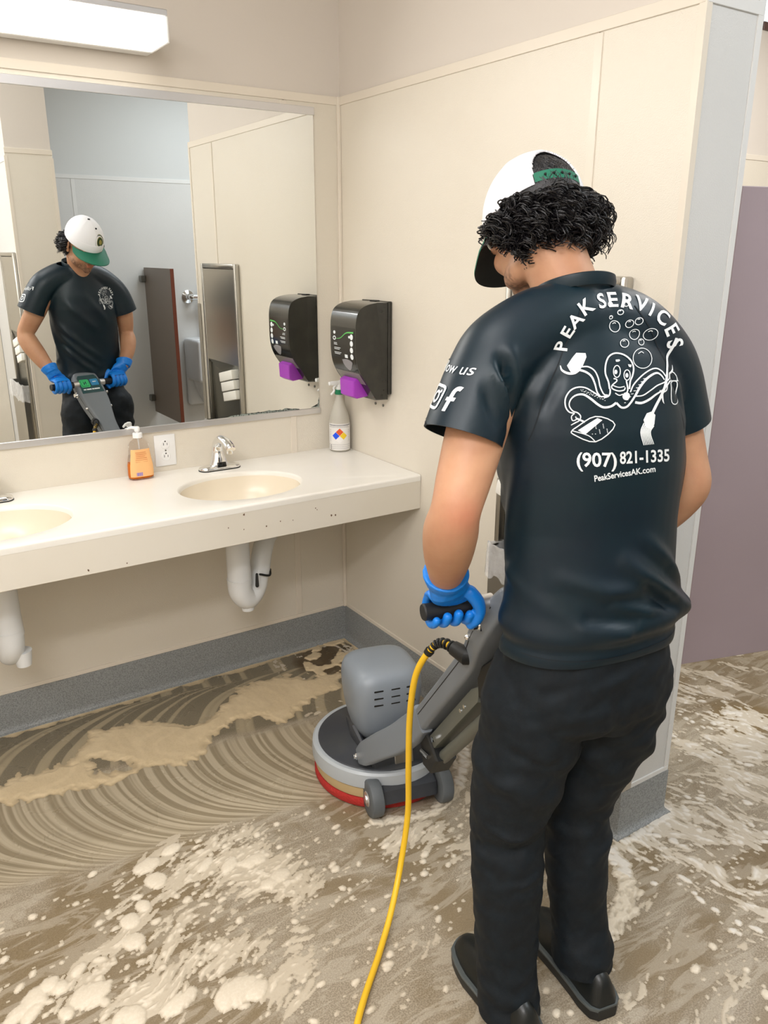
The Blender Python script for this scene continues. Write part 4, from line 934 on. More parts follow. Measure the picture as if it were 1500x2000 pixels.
def trim_open(me, planes, thick):
    """cut cloth open at planes [(point, outward normal, centre, radius)] and give it thickness"""
    bm = bmesh.new(); bm.from_mesh(me)
    for p, nn_, cen, rad in planes:
        cen = Vector(cen); nv = Vector(nn_).normalized(); fs = []
        for f in bm.faces:
            q = f.calc_center_median()-cen; ax_ = q.dot(nv)
            if abs(ax_) < .10 and (q-nv*ax_).length < rad: fs.append(f)
        ge = set(fs)
        for f in fs: ge.update(f.edges); ge.update(f.verts)
        bmesh.ops.bisect_plane(bm, geom=list(ge), plane_co=p, plane_no=nn_, clear_outer=True)
    loose = [v for v in bm.verts if not v.link_faces]; bmesh.ops.delete(bm, geom=loose, context='VERTS')
    bm.to_mesh(me); bm.free()
    o = bpy.data.objects.new('tmp', me); COL.objects.link(o); s = o.modifiers.new('s', 'SOLIDIFY'); s.thickness = thick; s.offset = -1
    out = bpy.data.meshes.new_from_object(o.evaluated_get(bpy.context.evaluated_depsgraph_get())); bpy.data.objects.remove(o); return out
pm = trim_open(pm, [((-.098, -.03, .030), (0, .1, -1), (-.098, -.036, .02), .095), ((.092, -.03, .080), (0, .05, -1), (.092, -.032, .07), .088), ((0, 0, .955), (0, 0, 1), (.04, -.01, .98), .26)], .004)
M['trouser'] = mat('black_trouser', srgb(7, 16, 23), .7, bump=(900, .25, .002), vary=(35, srgb(10, 22, 30), .4, .65), spec=.35)
trousers = part('trousers', pm, M['trouser'])
# ---- t-shirt
RINGS = ((.898, .022, -.038, .182, .108, .084), (.93, .022, -.038, .188, .114, .086), (.965, .022, -.04, .188, .114, .088), (1.05, .020, -.036, .174, .104, .086), (1.15, .020, -.03, .172, .102, .092), (1.25, .016, -.024, .182, .108, .108), (1.33, .010, -.018, .184, .110, .114), (1.40, .004, -.014, .176, .100, .106), (1.45, -.004, -.006, .150, .088, .09), (1.50, -.012, .004, .108, .074, .074), (1.54, -.018, .014, .078, .062, .064), (1.575, -.022, .024, .062, .056, .058))
b = BM(); srings(b, RINGS)
chain(b, [(.02, .002, 1.500, .073), (.075, .002, 1.488, .070), (.125, .004, 1.466, .067), (.168, .008, 1.432, .066), (.196, .012, 1.392, .066), (.214, .013, 1.352, .066), (.228, .012, 1.312, .067), (.236, .012, 1.285, .067)], 6, 32)
chain(b, [(-.03, .002, 1.505, .073), (-.085, -.002, 1.502, .069), (-.135, -.006, 1.488, .066), (-.184, -.012, 1.460, .067), (-.213, -.020, 1.424, .066), (-.236, -.028, 1.382, .066), (-.256, -.036, 1.342, .067), (-.270, -.043, 1.308, .068)], 6, 32)
pm = voxel(b, .0055, 7)
c = co_of(pm); n = no_of(pm); disp = np.zeros(len(c)); u, w_, z = c.T
low = np.clip((1.15-z)/.2, 0, 1)
disp += .0022*vnoise3(c*np.array([10, 10, 6]))+.0035*low*vnoise3(c*np.array([13, 13, 18]))
disp += .010*np.exp(-((z-.975)/.022)**2)*(.6+.5*vnoise3(c*8))-.007*np.exp(-((z-.938)/.014)**2)
for pts, wd, am in (
    ([(.185, -.085, .962), (.195, -.06, .960)], .026, .012),
    ([(.02, -.14, 1.10), (.10, -.135, 1.04), (.19, -.095, .965)], .017, .012), ([(.06, -.14, 1.055), (.12, -.13, 1.0), (.17, -.10, .965)], .012, -.008),
    ([(.06, -.14, 1.14), (.13, -.125, 1.08), (.19, -.08, 1.0)], .013, .007),
    ([(-.15, -.03, 1.07), (-.11, -.09, 1.02), (-.06, -.125, .985), (.02, -.145, .965)], .014, .011), ([(-.14, -.04, 1.02), (-.10, -.10, .985), (-.04, -.13, .965)], .010, -.009),
    ([(-.115, -.085, .995), (-.05, -.13, 1.0), (.04, -.145, .985)], .011, -.008), ([(-.09, -.11, 1.075), (-.02, -.135, 1.05), (.05, -.14, 1.045)], .016, .007),
    ([(.0, -.14, 1.02), (.07, -.14, 1.0), (.13, -.12, .985)], .010, .007),
    ([(-.155, -.05, 1.27), (-.15, -.03, 1.18), (-.15, -.01, 1.09)], .014, .006), ([(.19, -.06, 1.28), (.19, -.05, 1.18), (.2, -.03, 1.08)], .016, .006),
    # left sleeve drag lines
    ([(-.262, -.085, 1.497), (-.240, -.09, 1.46), (-.222, -.09, 1.42), (-.205, -.085, 1.37)], .009, .008), ([(-.235, -.085, 1.49), (-.214, -.088, 1.45), (-.200, -.086, 1.40), (-.19, -.08, 1.35)], .010, -.010),
    ([(-.215, -.085, 1.505), (-.195, -.088, 1.46), (-.18, -.088, 1.40), (-.17, -.085, 1.33)], .012, .005), ([(-.27, -.085, 1.46), (-.25, -.095, 1.41), (-.236, -.10, 1.36)], .009, -.005), ([(-.115, -.085, 1.42), (-.155, -.095, 1.36), (-.165, -.09, 1.29)], .012, -.006),
    ([(.14, -.08, 1.45), (.18, -.085, 1.39), (.185, -.085, 1.33)], .011, .006), ([(.12, -.09, 1.42), (.16, -.095, 1.35)], .010, -.005),
    # front, seen in the mirror: diagonals from the right chest to the left hip
    ([(-.15, .03, 1.25), (-.07, .068, 1.16), (.05, .068, 1.07)], .016, .009), ([(-.15, .025, 1.20), (-.07, .06, 1.11), (.03, .06, 1.03)], .015, .009), ([(-.14, .02, 1.14), (-.08, .05, 1.07), (.0, .055, 1.0)], .014, .008),
    ([(-.12, .075, 1.37), (-.06, .09, 1.30), (.02, .09, 1.23)], .02, .007), ([(-.04, .09, 1.42), (.02, .092, 1.34), (.08, .085, 1.27)], .02, .005)): fold(c, n, disp, pts, wd, am*1.8)
c += n*disp[:, None]; set_co(pm, c)
dl = Vector((-.05, -.025, -.118)).normalized(); dr = Vector((.040, .0, -.115)).normalized()
pm = trim_open(pm, [((-.261, -.040, 1.328), dl, (-.268, -.043, 1.312), .083), ((.231, .012, 1.305), dr, (.2345, .012, 1.29), .083), ((0, 0, .906), (0, .0, -1), (.022, -.03, .90), .26), ((-.022, .016, 1.560), (0, .35, .94), (-.022, .024, 1.585), .11)], .003)
M['shirt'] = mat('dark_teal_jersey', srgb(8, 33, 42), .42, bump=(1400, .12, .001), vary=(6, srgb(6, 25, 38), .35, .7), spec=.4)
shirt = part('shirt', pm, M['shirt'])
bvh = BVHTree.FromPolygons([v.co for v in pm.vertices], [p.vertices[:] for p in pm.polygons])
bm = BM(); nr = []
for k in range(48):
    t = 2*PI*k/48; zz = 1.561-.37*(.058*math.sin(t)+.004); nr.append((-.022+.0655*math.cos(t), .017+.0605*math.sin(t), zz))
loft(bm, [[(p[0]+dx*math.cos(2*PI*k/48), p[1]+dx*math.sin(2*PI*k/48), p[2]+dz) for k, p in enumerate(nr)] for dx, dz in ((.004, -.010), (.0055, .0), (.0035, .010), (.0005, .011), (-.0008, -.004), (-.0008, -.012))], False, False)
pbm('collar', bm, M['shirt'], shirt)
# ---- printing on the shirt: flat shapes laid on the cloth
def font_mesh(txt, size, ax='CENTER', bold=.022):
    cu = bpy.data.curves.new('t', 'FONT'); cu.body = txt; cu.size = size; cu.align_x = ax; cu.resolution_u = 3; cu.offset = size*bold
    o = bpy.data.objects.new('t', cu); COL.objects.link(o)
    me = bpy.data.meshes.new_from_object(o.evaluated_get(bpy.context.evaluated_depsgraph_get())); bpy.data.objects.remove(o)
    V = np.array([v.co[:2] for v in me.vertices]); F = [tuple(p.vertices) for p in me.polygons]; bpy.data.meshes.remove(me); return V, F
def lay(name, shapes, mapf, ray, m, off=.0012, parent=None, maxe=.006):
    """shapes: [(verts2d, faces)] -> mapf gives a start point, ray the direction; laid on the shirt"""
    bm = BM()
    for V, F in shapes:
        vs = [bm.verts.new((p[0], p[1], 0)) for p in V]
        for f in F:
            try: bm.faces.new([vs[i] for i in f])
            except ValueError: pass
    bmesh.ops.triangulate(bm, faces=bm.faces)
    sc = (Vector(mapf(10, 10))-Vector(mapf(0, 0))).length/14.1
    for _ in range(4):
        long = [e for e in bm.edges if e.calc_length()*sc > maxe]
        if not long: break
        bmesh.ops.subdivide_edges(bm, edges=long, cuts=1); bmesh.ops.triangulate(bm, faces=bm.faces)
    dead = []
    for v in bm.verts:
        s = Vector(mapf(v.co.x, v.co.y)); h, nn_, i, d = bvh.ray_cast(s, ray)
        if h is None or d > .75: dead.append(v); continue
        if nn_.dot(ray) > 0: nn_ = -nn_
        v.co = h+nn_*off
    bmesh.ops.delete(bm, geom=dead, context='VERTS')
    me = bpy.data.meshes.new(name); bm.to_mesh(me); bm.free(); return part(name, me, m, parent or shirt, 60)
def stroke(pts, wd, closed=False, n=4, smooth=True):
    P = spline(pts+[pts[0]] if closed else pts, n) if smooth and len(pts) > 2 else np.array(pts, float)
    W_ = np.full(len(P), wd/2.) if isinstance(wd, (int, float)) else np.interp(np.linspace(0, 1, len(P)), np.linspace(0, 1, len(wd)), wd)/2
    V, F = [], []
    for i in range(len(P)):
        d = P[min(i+1, len(P)-1)]-P[max(i-1, 0)]
        if closed and i in (0, len(P)-1): d = P[1]-P[-2]
        d = d/(np.linalg.norm(d)+1e-9); nn_ = np.array([-d[1], d[0]]); V += [P[i]+nn_*W_[i], P[i]-nn_*W_[i]]
        if i: F.append((2*i-2, 2*i, 2*i+1, 2*i-1))
    return np.array(V), F
def poly(pts): return np.array(pts, float), [tuple(range(len(pts)))]
def oval(cx, cy, a, b_, r=0, n=24): return [(cx+a*math.cos(t)*math.cos(r)-b_*math.sin(t)*math.sin(r), cy+a*math.cos(t)*math.sin(r)+b_*math.sin(t)*math.cos(r)) for t in np.linspace(0, 2*PI, n, endpoint=False)]
def arc_text(txt, cx, cy, r, a0, a1, size, sx=1.):   # letters fanned on a circle, x right, y down
    adv = [font_mesh(ch, size)[0] for ch in txt]; wd = [(np.ptp(v[:, 0]) if len(v) else size*.22) for v in adv]; tot = sum(wd); out = []; acc = 0
    gap = size*.16; tot += gap*(len(txt)-1)
    for ch, wv in zip(txt, wd):
        t = a0+(a1-a0)*(acc+wv/2)/tot; acc += wv+gap
        if ch == ' ': continue
        V, F = font_mesh(ch, size); V = V-np.array([(V[:, 0].min()+V[:, 0].max())/2, 0]); V[:, 0] *= sx
        ca, sa = math.cos(t), math.sin(t)      # t measured from straight up, clockwise
        out.append((np.array([(cx+(r+p[1])*sa+p[0]*ca, cy-(r+p[1])*ca+p[0]*sa) for p in V]), F))
    return out
def text_at(txt, x, y, wdt, size, slope=0., bold=.022):
    V, F = font_mesh(txt, size, 'CENTER', bold); V = V-np.array([(V[:, 0].min()+V[:, 0].max())/2, 0]); V[:, 0] *= wdt/np.ptp(V[:, 0])
    return np.array([(x+p[0], y-p[1]+slope*p[0]) for p in V]), F
CU = [-0.12178, 0.19487, -0.01989, -0.00627, -0.0547, -0.00286, 0.02894, 0.00282, 0.01919, 0.00479]; CZ = [1.56868, -0.00988, -0.16566, 0.01013, 0.01138, 0.00891, -0.00561, -0.01081, -0.00158, -0.00488]
def back_map(i, j):
    i, j = i/1000, j/1000; q = (1, i, j, i*i, i*j, j*j, i**3, i*i*j, i*j*j, j**3)
    return (sum(a*b_ for a, b_ in zip(CU, q)), -.6, sum(a*b_ for a, b_ in zip(CZ, q)))
def logo_art(full=True):
    sh = []
    L = (("P", 195, 580, -82), ("E", 225, 440, -66), ("A", 285, 325, -50), ("K", 385, 190, -36), ("S", 540, 135, -12), ("E", 660, 125, -2), ("R", 795, 140, 12), ("V", 930, 165, 20), ("I", 1030, 220, 28), ("C", 1140, 295, 38), ("E", 1240, 420, 60), ("S", 1290, 555, 72))
    for ch, x, y, dg in L:
        V, F = font_mesh(ch, 195 if ch not in 'I' else 185); V = V-(V.max(0)+V.min(0))/2; V[:, 0] *= 1.0; t = math.radians(dg)
        sh.append((np.array([(x+p[0]*math.cos(t)+p[1]*math.sin(t), y+p[0]*math.sin(t)-p[1]*math.cos(t)) for p in V]), F))
    S_ = lambda pts, wd, closed=False: sh.append(stroke([tuple(p) for p in pts], wd, closed))
    for cx, cy, a, b_, r in ((727, 247, 24, 24, 0), (649, 297, 16, 17, 0), (696, 388, 48, 58, -.5), (827, 360, 37, 38, 0), (910, 335, 36, 35, 0), (896, 468, 50, 52, 0), (1047, 467, 64, 60, 0), (968, 545, 29, 30, 0), (797, 555, 41, 40, 0), (970, 702, 93, 97, 0), (632, 170, 22, 22, 0), (770, 165, 24, 24, 0)):
        S_(oval(cx, cy, a, b_, r, 14), 7, True); S_([(cx-a*.45, cy-b_*.45), (cx-a*.1, cy-b_*.65), (cx+a*.15, cy-b_*.5)], 7)
    # head
    S_([(650, 1000), (640, 930), (612, 850), (614, 760), (640, 690), (690, 655), (750, 655), (810, 680), (860, 730), (882, 800), (872, 870), (850, 925), (840, 1000)], 15)
    S_([(655, 1000), (655, 1040), (640, 1070), (600, 1085)], 15)
    sh.append(poly([(708, 715), (745, 712), (752, 725), (735, 735), (712, 735)])); sh.append(poly([(828, 760), (862, 765), (858, 790), (838, 785)]))
    S_(oval(722, 830, 33, 58, 0, 14), 9, True); sh.append(poly(oval(712, 835, 15, 22))); S_(oval(820, 865, 30, 50, 0, 14), 9, True); sh.append(poly(oval(818, 868, 15, 22)))
    S_([(690, 900), (715, 905), (720, 925), (680, 960), (670, 985), (690, 1005), (740, 1020), (790, 1010), (800, 985)], 12); S_([(680, 965), (740, 985), (795, 975)], 9); S_([(705, 1040), (745, 1062), (780, 1050)], 10)
    sh.append(poly(oval(812, 1070, 36, 38)))
    S_([(812, 920), (825, 1000), (815, 1040)], 14)
    # arms
    S_([(385, 785), (450, 785), (510, 825), (545, 900), (560, 980), (595, 1050), (635, 1060)], 13); S_([(365, 815), (430, 838), (480, 880), (510, 950), (530, 1030), (565, 1075)], [22, 20, 18, 16, 14, 12])
    S_([(635, 1060), (570, 1075), (500, 1035), (420, 990), (340, 985), (270, 1020), (228, 1090), (230, 1170), (265, 1225), (320, 1240)], 13)
    S_([(720, 1135), (670, 1170), (600, 1180), (540, 1150), (470, 1095), (400, 1055), (330, 1060), (280, 1100), (265, 1160), (300, 1215), (350, 1235), (378, 1270), (365, 1310), (330, 1330), (285, 1355)], [24, 22, 22, 22, 22, 20, 16, 14, 12, 12, 12, 12, 10, 12, 8])
    S_([(320, 1240), (290, 1270), (300, 1310), (335, 1300), (330, 1270)], 10)
    S_([(850, 1030), (880, 960), (950, 880), (1030, 820), (1100, 800), (1160, 830), (1195, 880)], 13); S_([(900, 1060), (940, 980), (1000, 905), (1060, 860), (1110, 845), (1150, 870), (1175, 910)], [22, 22, 22, 20, 18, 14, 12])
    S_([(720, 1135), (770, 1180), (820, 1175), (860, 1130), (900, 1060)], 20); S_([(900, 1130), (960, 1135), (1030, 1100), (1090, 1050), (1150, 1010), (1200, 960), (1235, 920)], [24, 24, 22, 18, 14, 14, 12]); S_([(905, 1070), (970, 1060), (1040, 1010), (1100, 965), (1170, 935), (1230, 900), (1250, 850), (1290, 830), (1310, 780)], 12)
    for k in range(26):
        q = k/25; sh.append(poly(oval(375+q*235, 1010+q*95+10*math.sin(k*2.3), 5, 4, 0, 6)))
        sh.append(poly(oval(800+q*190, 1135-q*245+10*math.sin(k*2.1), 5, 4, 0, 6)))
    # box of powder held up
    sh.append(poly([(340, 650), (425, 652), (432, 690), (395, 780), (350, 835), (290, 850), (305, 800), (262, 800), (250, 775), (300, 700)])); S_([(190, 775), (205, 820), (260, 850), (320, 848), (370, 820)], [8, 18, 24, 20, 8])
    # dust pan
    S_([(300, 1400), (520, 1270), (710, 1350), (520, 1515), (300, 1440), (300, 1400)], 11); S_([(300, 1410), (450, 1455), (520, 1515)], 9); sh.append(poly([(350, 1405), (540, 1285), (590, 1305), (420, 1445)])); S_([(340, 1290), (420, 1325)], 18)
    for k in range(18): sh.append(poly(oval(490+(k*37) % 150, 1440-(k*53) % 100, 6, 4, 0, 6)))
    # broom
    S_([(1290, 500), (1270, 620), (1235, 760), (1200, 900), (1150, 1040), (1095, 1160), (1060, 1240)], 26); S_([(1125, 1010), (1150, 1030), (1190, 1010), (1200, 960)], 11); S_([(1150, 1050), (1160, 1110), (1172, 1140)], [20, 14, 3])
    sh.append(poly([(1010, 1235), (1060, 1215), (1090, 1250), (1080, 1340), (1050, 1390), (1000, 1370), (980, 1300)]))
    for k in range(7): S_([(985+k*15, 1330+k*4), (955+k*14, 1420), (985+k*15, 1545-k*2)], [10, 13, 8])
    # squeegee bottle
    S_([(1240, 940), (1335, 940), (1320, 1125), (1250, 1125), (1240, 940)], 9); S_([(1235, 925), (1345, 925)], 10); S_([(1250, 925), (1260, 850), (1300, 845), (1330, 880), (1335, 925)], 9); S_([(1262, 850), (1290, 820), (1312, 775)], [20, 16, 6])
    if full:
        sh.append(text_at('(907)', 530, 1755, 390, 190)); sh.append(text_at('821-1335', 990, 1712, 470, 165, -.07))
        sh.append(text_at('PeakServicesAK.com', 790, 1850, 590, 82, -.17))
    return sh
ART = logo_art()
lay('back_print', ART, back_map, Vector((0, 1, 0)), M['ink'])
def sub(shapes): return shapes
CHX, CHZ = .098, 1.385
lay('chest_print', logo_art(False), lambda i, j: (CHX-(i-720)*.000078, .6, CHZ-(j-800)*.000078), Vector((0, -1, 0)), M['ink'], .0012, None, .01)
SW, SZ = -.022, 1.434      # left sleeve: runs from the front to the back of the arm
def sleeve_map(i, j): return (-.6, SW-i*.001, SZ-j*.001+.02*0)
icons = [text_at('Follow us', 0, 0, 92, 24, 0., .0)]
lay('sleeve_print', icons, sleeve_map, Vector((1, 0, 0)), M['ink'])
ic = [stroke([(x*17, y*17+38) for x, y in [(.55, -1), (.9, -.9), (1, -.55), (1, .55), (.9, .9), (.55, 1), (-.55, 1), (-.9, .9), (-1, .55), (-1, -.55), (-.9, -.9), (-.55, -1)]], 4.4, True), stroke(oval(0, 38, 8, 8, 0, 12), 4.2, True), poly(oval(9.3, 38-9.3, 2.6, 2.6, 0, 10))]
lay('sleeve_icon', ic, sleeve_map, Vector((1, 0, 0)), M['ink'])
fx = [stroke([(45, 22), (40, 21), (36.5, 25), (36, 32), (36, 56)], 6.5), stroke([(29, 37.5), (44, 37.5)], 5.5, False, 4, False)]
lay('sleeve_icon', fx, sleeve_map, Vector((1, 0, 0)), M['ink'])
M['seam'] = mat('shirt_seam', srgb(12, 20, 26), .8)
def seam(pts, ray, wd=.0022):
    P = [Vector(p) for p in spline(pts, 10)]; bm = BM(); prev = None
    for i, p in enumerate(P):
        h, nn_, k, d = bvh.ray_cast(p, ray)
        if h is None: prev = None; continue
        if nn_.dot(ray) > 0: nn_ = -nn_
        t = (P[min(i+1, len(P)-1)]-P[max(i-1, 0)]).normalized(); s = t.cross(nn_).normalized()*wd/2
        cur = (bm.verts.new(h+nn_*.0009+s), bm.verts.new(h+nn_*.0009-s))
        if prev: bm.faces.new((prev[0], cur[0], cur[1], prev[1]))
        prev = cur
    pbm('seam', bm, M['seam'], shirt, 60, False)
for sd in (-1, 1):
    seam([(sd*.055-.008, -.6, 1.535), (sd*.095, -.6, 1.47), (sd*.13, -.6, 1.40), (sd*.155, -.6, 1.32)], Vector((0, 1, 0)))
seam([(-.6, -.098, 1.338), (-.6, -.06, 1.346), (-.6, -.02, 1.353), (-.6, .02, 1.358)], Vector((1, 0, 0)), .0016)
seam([(-.15, -.6, .928), (-.05, -.6, .922), (.05, -.6, .922), (.15, -.6, .926), (.22, -.6, .93)], Vector((0, 1, 0)), .0016)
# ---- cap
M['cap'] = mat('cap_white', srgb(236, 236, 240), .75, bump=(800, .15, .001)); M['capgreen'] = mat('cap_green', srgb(8, 104, 78), .65); M['capdark'] = mat('brim_shade_and_studs', srgb(14, 20, 20), .8)  # last one: painted shade under the brim, shared by button, eyelet and studs
cap = bpy.data.objects.new('cap', None); COL.objects.link(cap); cap.parent = man; cap.empty_display_size = .05
CC, CR = Vector((0, -.006, .030)), Vector((.0885, .1115, .104))
def crown(th, ph, k=1.):    # th azimuth from the front, ph elevation
    x, y, z = math.sin(th)*math.cos(ph), math.cos(th)*math.cos(ph), math.sin(ph)
    return Vector((CC.x+CR.x*k*x, CC.y+CR.y*k*y, CC.z+CR.z*k*z))
bm = BM(); nt_, npz = 220, 72; G = {}
for i in range(nt_):
    for j in range(npz):
        th = 2*PI*i/nt_; ph = -.12+(PI/2-.03+.12)*j/(npz-1)
        p = crown(th, ph); p += (p-CC).normalized()*(.0012*math.cos(th*3)**8)*math.sin(ph*2)
        if ph < .25 and math.cos(th) > .3: p.y += .004*(math.cos(th)-.3)
        G[i, j] = p
def in_gap(p): return p.y < 0 and ((p.x/.044)**2+((max(p.z, .026)-.026)/.072)**2 < 1)
vs = {k: bm.verts.new(Hb(*p)) for k, p in G.items()}
for i in range(nt_):
    for j in range(npz-1):
        q = [(i, j), ((i+1) % nt_, j), ((i+1) % nt_, j+1), (i, j+1)]
        if sum(in_gap(G[k]) for k in q) >= 2: continue
        bm.faces.new([vs[k] for k in q])
bm.faces.new([vs[i, npz-1] for i in range(nt_)])
bmesh.ops.delete(bm, geom=[v for v in bm.verts if not v.link_faces], context='VERTS')
me = bpy.data.meshes.new('crown'); bmesh.ops.recalc_face_normals(bm, faces=bm.faces); bm.to_mesh(me); bm.free()
o = bpy.data.objects.new('tmp', me); COL.objects.link(o); s = o.modifiers.new('s', 'SOLIDIFY'); s.thickness = .0028; s.offset = -1
me2 = bpy.data.meshes.new_from_object(o.evaluated_get(bpy.context.evaluated_depsgraph_get())); bpy.data.objects.remove(o)
part('crown', me2, M['cap'], cap)
bm = BM(); top_, bot_ = [], []
na, nb = 36, 10
for i in range(na+1):
    a = math.radians(-68+136*i/na); r0, r1 = [], []
    p0 = crown(a, -.09); ex = .088*max(0, math.cos(a*1.28))**.42
    for j in range(nb+1):
        t = j/nb; p = Vector((p0.x*(1+.10*t), p0.y+ex*t, p0.z-.004-.010*t-2.6*p0.x**2*(.35+.65*t)*min(1, ex/.05)))
        r0.append(bm.verts.new(Hb(*p))); r1.append(bm.verts.new(Hb(p.x, p.y, p.z-.0042)))
    top_.append(r0); bot_.append(r1)
for i in range(na):
    for j in range(nb):
        f = bm.faces.new((top_[i][j], top_[i+1][j], top_[i+1][j+1], top_[i][j+1])); f.material_index = 0
        f = bm.faces.new((bot_[i][j], bot_[i][j+1], bot_[i+1][j+1], bot_[i+1][j])); f.material_index = 1  # underside coloured dark to stand for the brim's shade
    bm.faces.new((top_[i][nb], top_[i+1][nb], bot_[i+1][nb], bot_[i][nb]))
for i in (0, na):
    for j in range(nb): bm.faces.new((top_[i][j], top_[i][j+1], bot_[i][j+1], bot_[i][j]))
pbm('brim', bm, [M['capgreen'], M['capdark']], cap, 50)
bm = BM(); A, B = [], []
for i in range(21):
    th = PI+math.radians(-30+60*i/20); A.append(bm.verts.new(Hb(*crown(th, -.09, .995)))); B.append(bm.verts.new(Hb(*crown(th, .085, .995))))
for i in range(20): bm.faces.new((A[i], A[i+1], B[i+1], B[i]))
stp = pbm('back_strap', bm, M['capgreen'], cap)
for k in range(5):
    p = crown(PI+math.radians(-22+k*10), .0, 1.0); bm = BM(); ell(bm, Hb(*p), (.0025, .0025, .0025), 8); pbm('strap_stud', bm, M['capdark'], stp)
bm = BM(); ell(bm, Hb(CC.x, CC.y, CC.z+CR.z), (.007, .007, .004), 12); pbm('top_button', bm, M['capdark'], cap)
bm = BM(); ell(bm, Hb(*crown(.28, 1.02, 1.002)), (.005, .005, .005), 10); pbm('eyelet', bm, M['capdark'], cap)
M['gold'] = mat('emblem_gold', srgb(150, 140, 60), .5); M['emb'] = mat('emblem_green', srgb(34, 62, 34), .6)
for rad, m, k, nm in ((.0255, M['gold'], 1.006, 'emblem_border'), (.0235, M['emb'], 1.012, 'emblem'), (.0165, M['gold'], 1.017, 'emblem_ring'), (.0145, M['emb'], 1.022, 'emblem_field'), (.008, M['gold'], 1.028, 'emblem_centre')):
    bm = BM(); vv = [bm.verts.new(Hb(*crown(.30+rad*1.5*math.cos(t)/.1, .40+rad*1.5*math.sin(t)/.105, k))) for t in np.linspace(0, 2*PI, 28, endpoint=False)]; bm.faces.new(vv); pbm(nm, bm, m, cap, 0)
# ---- hair: scalp shell plus curls
rnd = random.Random(5); hb = BM(); n1, n2 = 64, 40; K = {}
def hz_low(az): return -.082+.047*min(1, abs(az)/1.9)**2    # lower edge of the hair, az from the back
for i in range(n1):
    for j in range(n2):
        th = 2*PI*i/n1; ph = -PI/2+.1+(PI-.2)*j/(n2-1); p = Vector((.0825*math.sin(th)*math.cos(ph), -.012+.1045*math.cos(th)*math.cos(ph), .024+.098*math.sin(ph))); K[i, j] = p
def hairy(p):
    az = math.atan2(p.x, -(p.y+.012)); return p.z > hz_low(az)*.85 and (p.z > .055 or abs(az) < 1.85)
hv = {}
for i in range(n1):
    for j in range(n2-1):
        q = [(i, j), ((i+1) % n1, j), ((i+1) % n1, j+1), (i, j+1)]
        if all(hairy(K[k]) for k in q):
            for k in q:
                if k not in hv: hv[k] = hb.verts.new(Hb(*K[k]))
            hb.faces.new([hv[k] for k in q])
def curl(p, nrm, down, ln, hr, turns, r, ph0):
    side = nrm.cross(down).normalized(); N_ = 18; pts = []
    for i in range(N_):
        t = i/(N_-1); ax_ = p+nrm*(ln*.55*math.sin(t*1.7))+down*(ln*.85*t**1.3); a = ph0+2*PI*turns*t; q = hr*min(1, .3+t*1.6)*(1-.25*t)
        pts.append(ax_+nrm*(q*math.cos(a))+side*(q*math.sin(a)))
    return pts
for c_ in range(90):      # flattened waves seen through the cap opening
    a = rnd.uniform(-.52, .52); b0 = rnd.uniform(.25, .80); pts = []
    for i in range(10):
        ph = b0-i*.05; th = PI+a+.06*math.sin(i*.9+c_); k = .985+.012*rnd.random(); pts.append(Hb(.0825*k*math.sin(th)*math.cos(ph), -.012+.1045*k*math.cos(th)*math.cos(ph), .024+.098*k*math.sin(ph)))
    tube(hb, pts, .0016, 4)
for c_ in range(640):
    az = rnd.uniform(-1.62, 1.62); lo = hz_low(az); hi = .016 if abs(az) > .8 else .003
    if abs(az) > 1.4: lo = max(lo, -.03)
    zz = rnd.uniform(lo, hi); ph = math.asin(max(-.99, min(.99, (zz-.024)/.098))); cp = math.cos(ph)
    nrm = Vector((math.sin(az)*cp, -math.cos(az)*cp, math.sin(ph)*.5+.15)).normalized(); p = Vector((.080*math.sin(az)*cp, -.012-.100*math.cos(az)*cp, zz))
    down = Vector((rnd.uniform(-.6, .6), rnd.uniform(-.3, .3), -1)); down = (down-nrm*down.dot(nrm)).normalized()
    ln = rnd.uniform(.032, .060)*(1 if zz > lo+.03 else .7)*(1.1 if abs(az) > 1 else 1); hr = rnd.uniform(.007, .0145); tn = rnd.uniform(1.0, 2.1); ph0 = rnd.uniform(0, 6.28)
    for s_ in range(4):
        dv = Vector((rnd.gauss(0, .0028), rnd.gauss(0, .0028), rnd.gauss(0, .0028))); pts = curl(p+dv, nrm, down, ln*rnd.uniform(.85, 1.1), hr*rnd.uniform(.85, 1.15), tn, 1, ph0+rnd.uniform(-.35, .35))
        rr_ = rnd.uniform(.0013, .0030); tube(hb, [Hb(*q) for q in pts], [rr_*(1-.65*i/17) for i in range(18)], 4, True)
hair = pbm('hair', hb, M['hair'], man, 60); hair['kind'] = 'stuff'
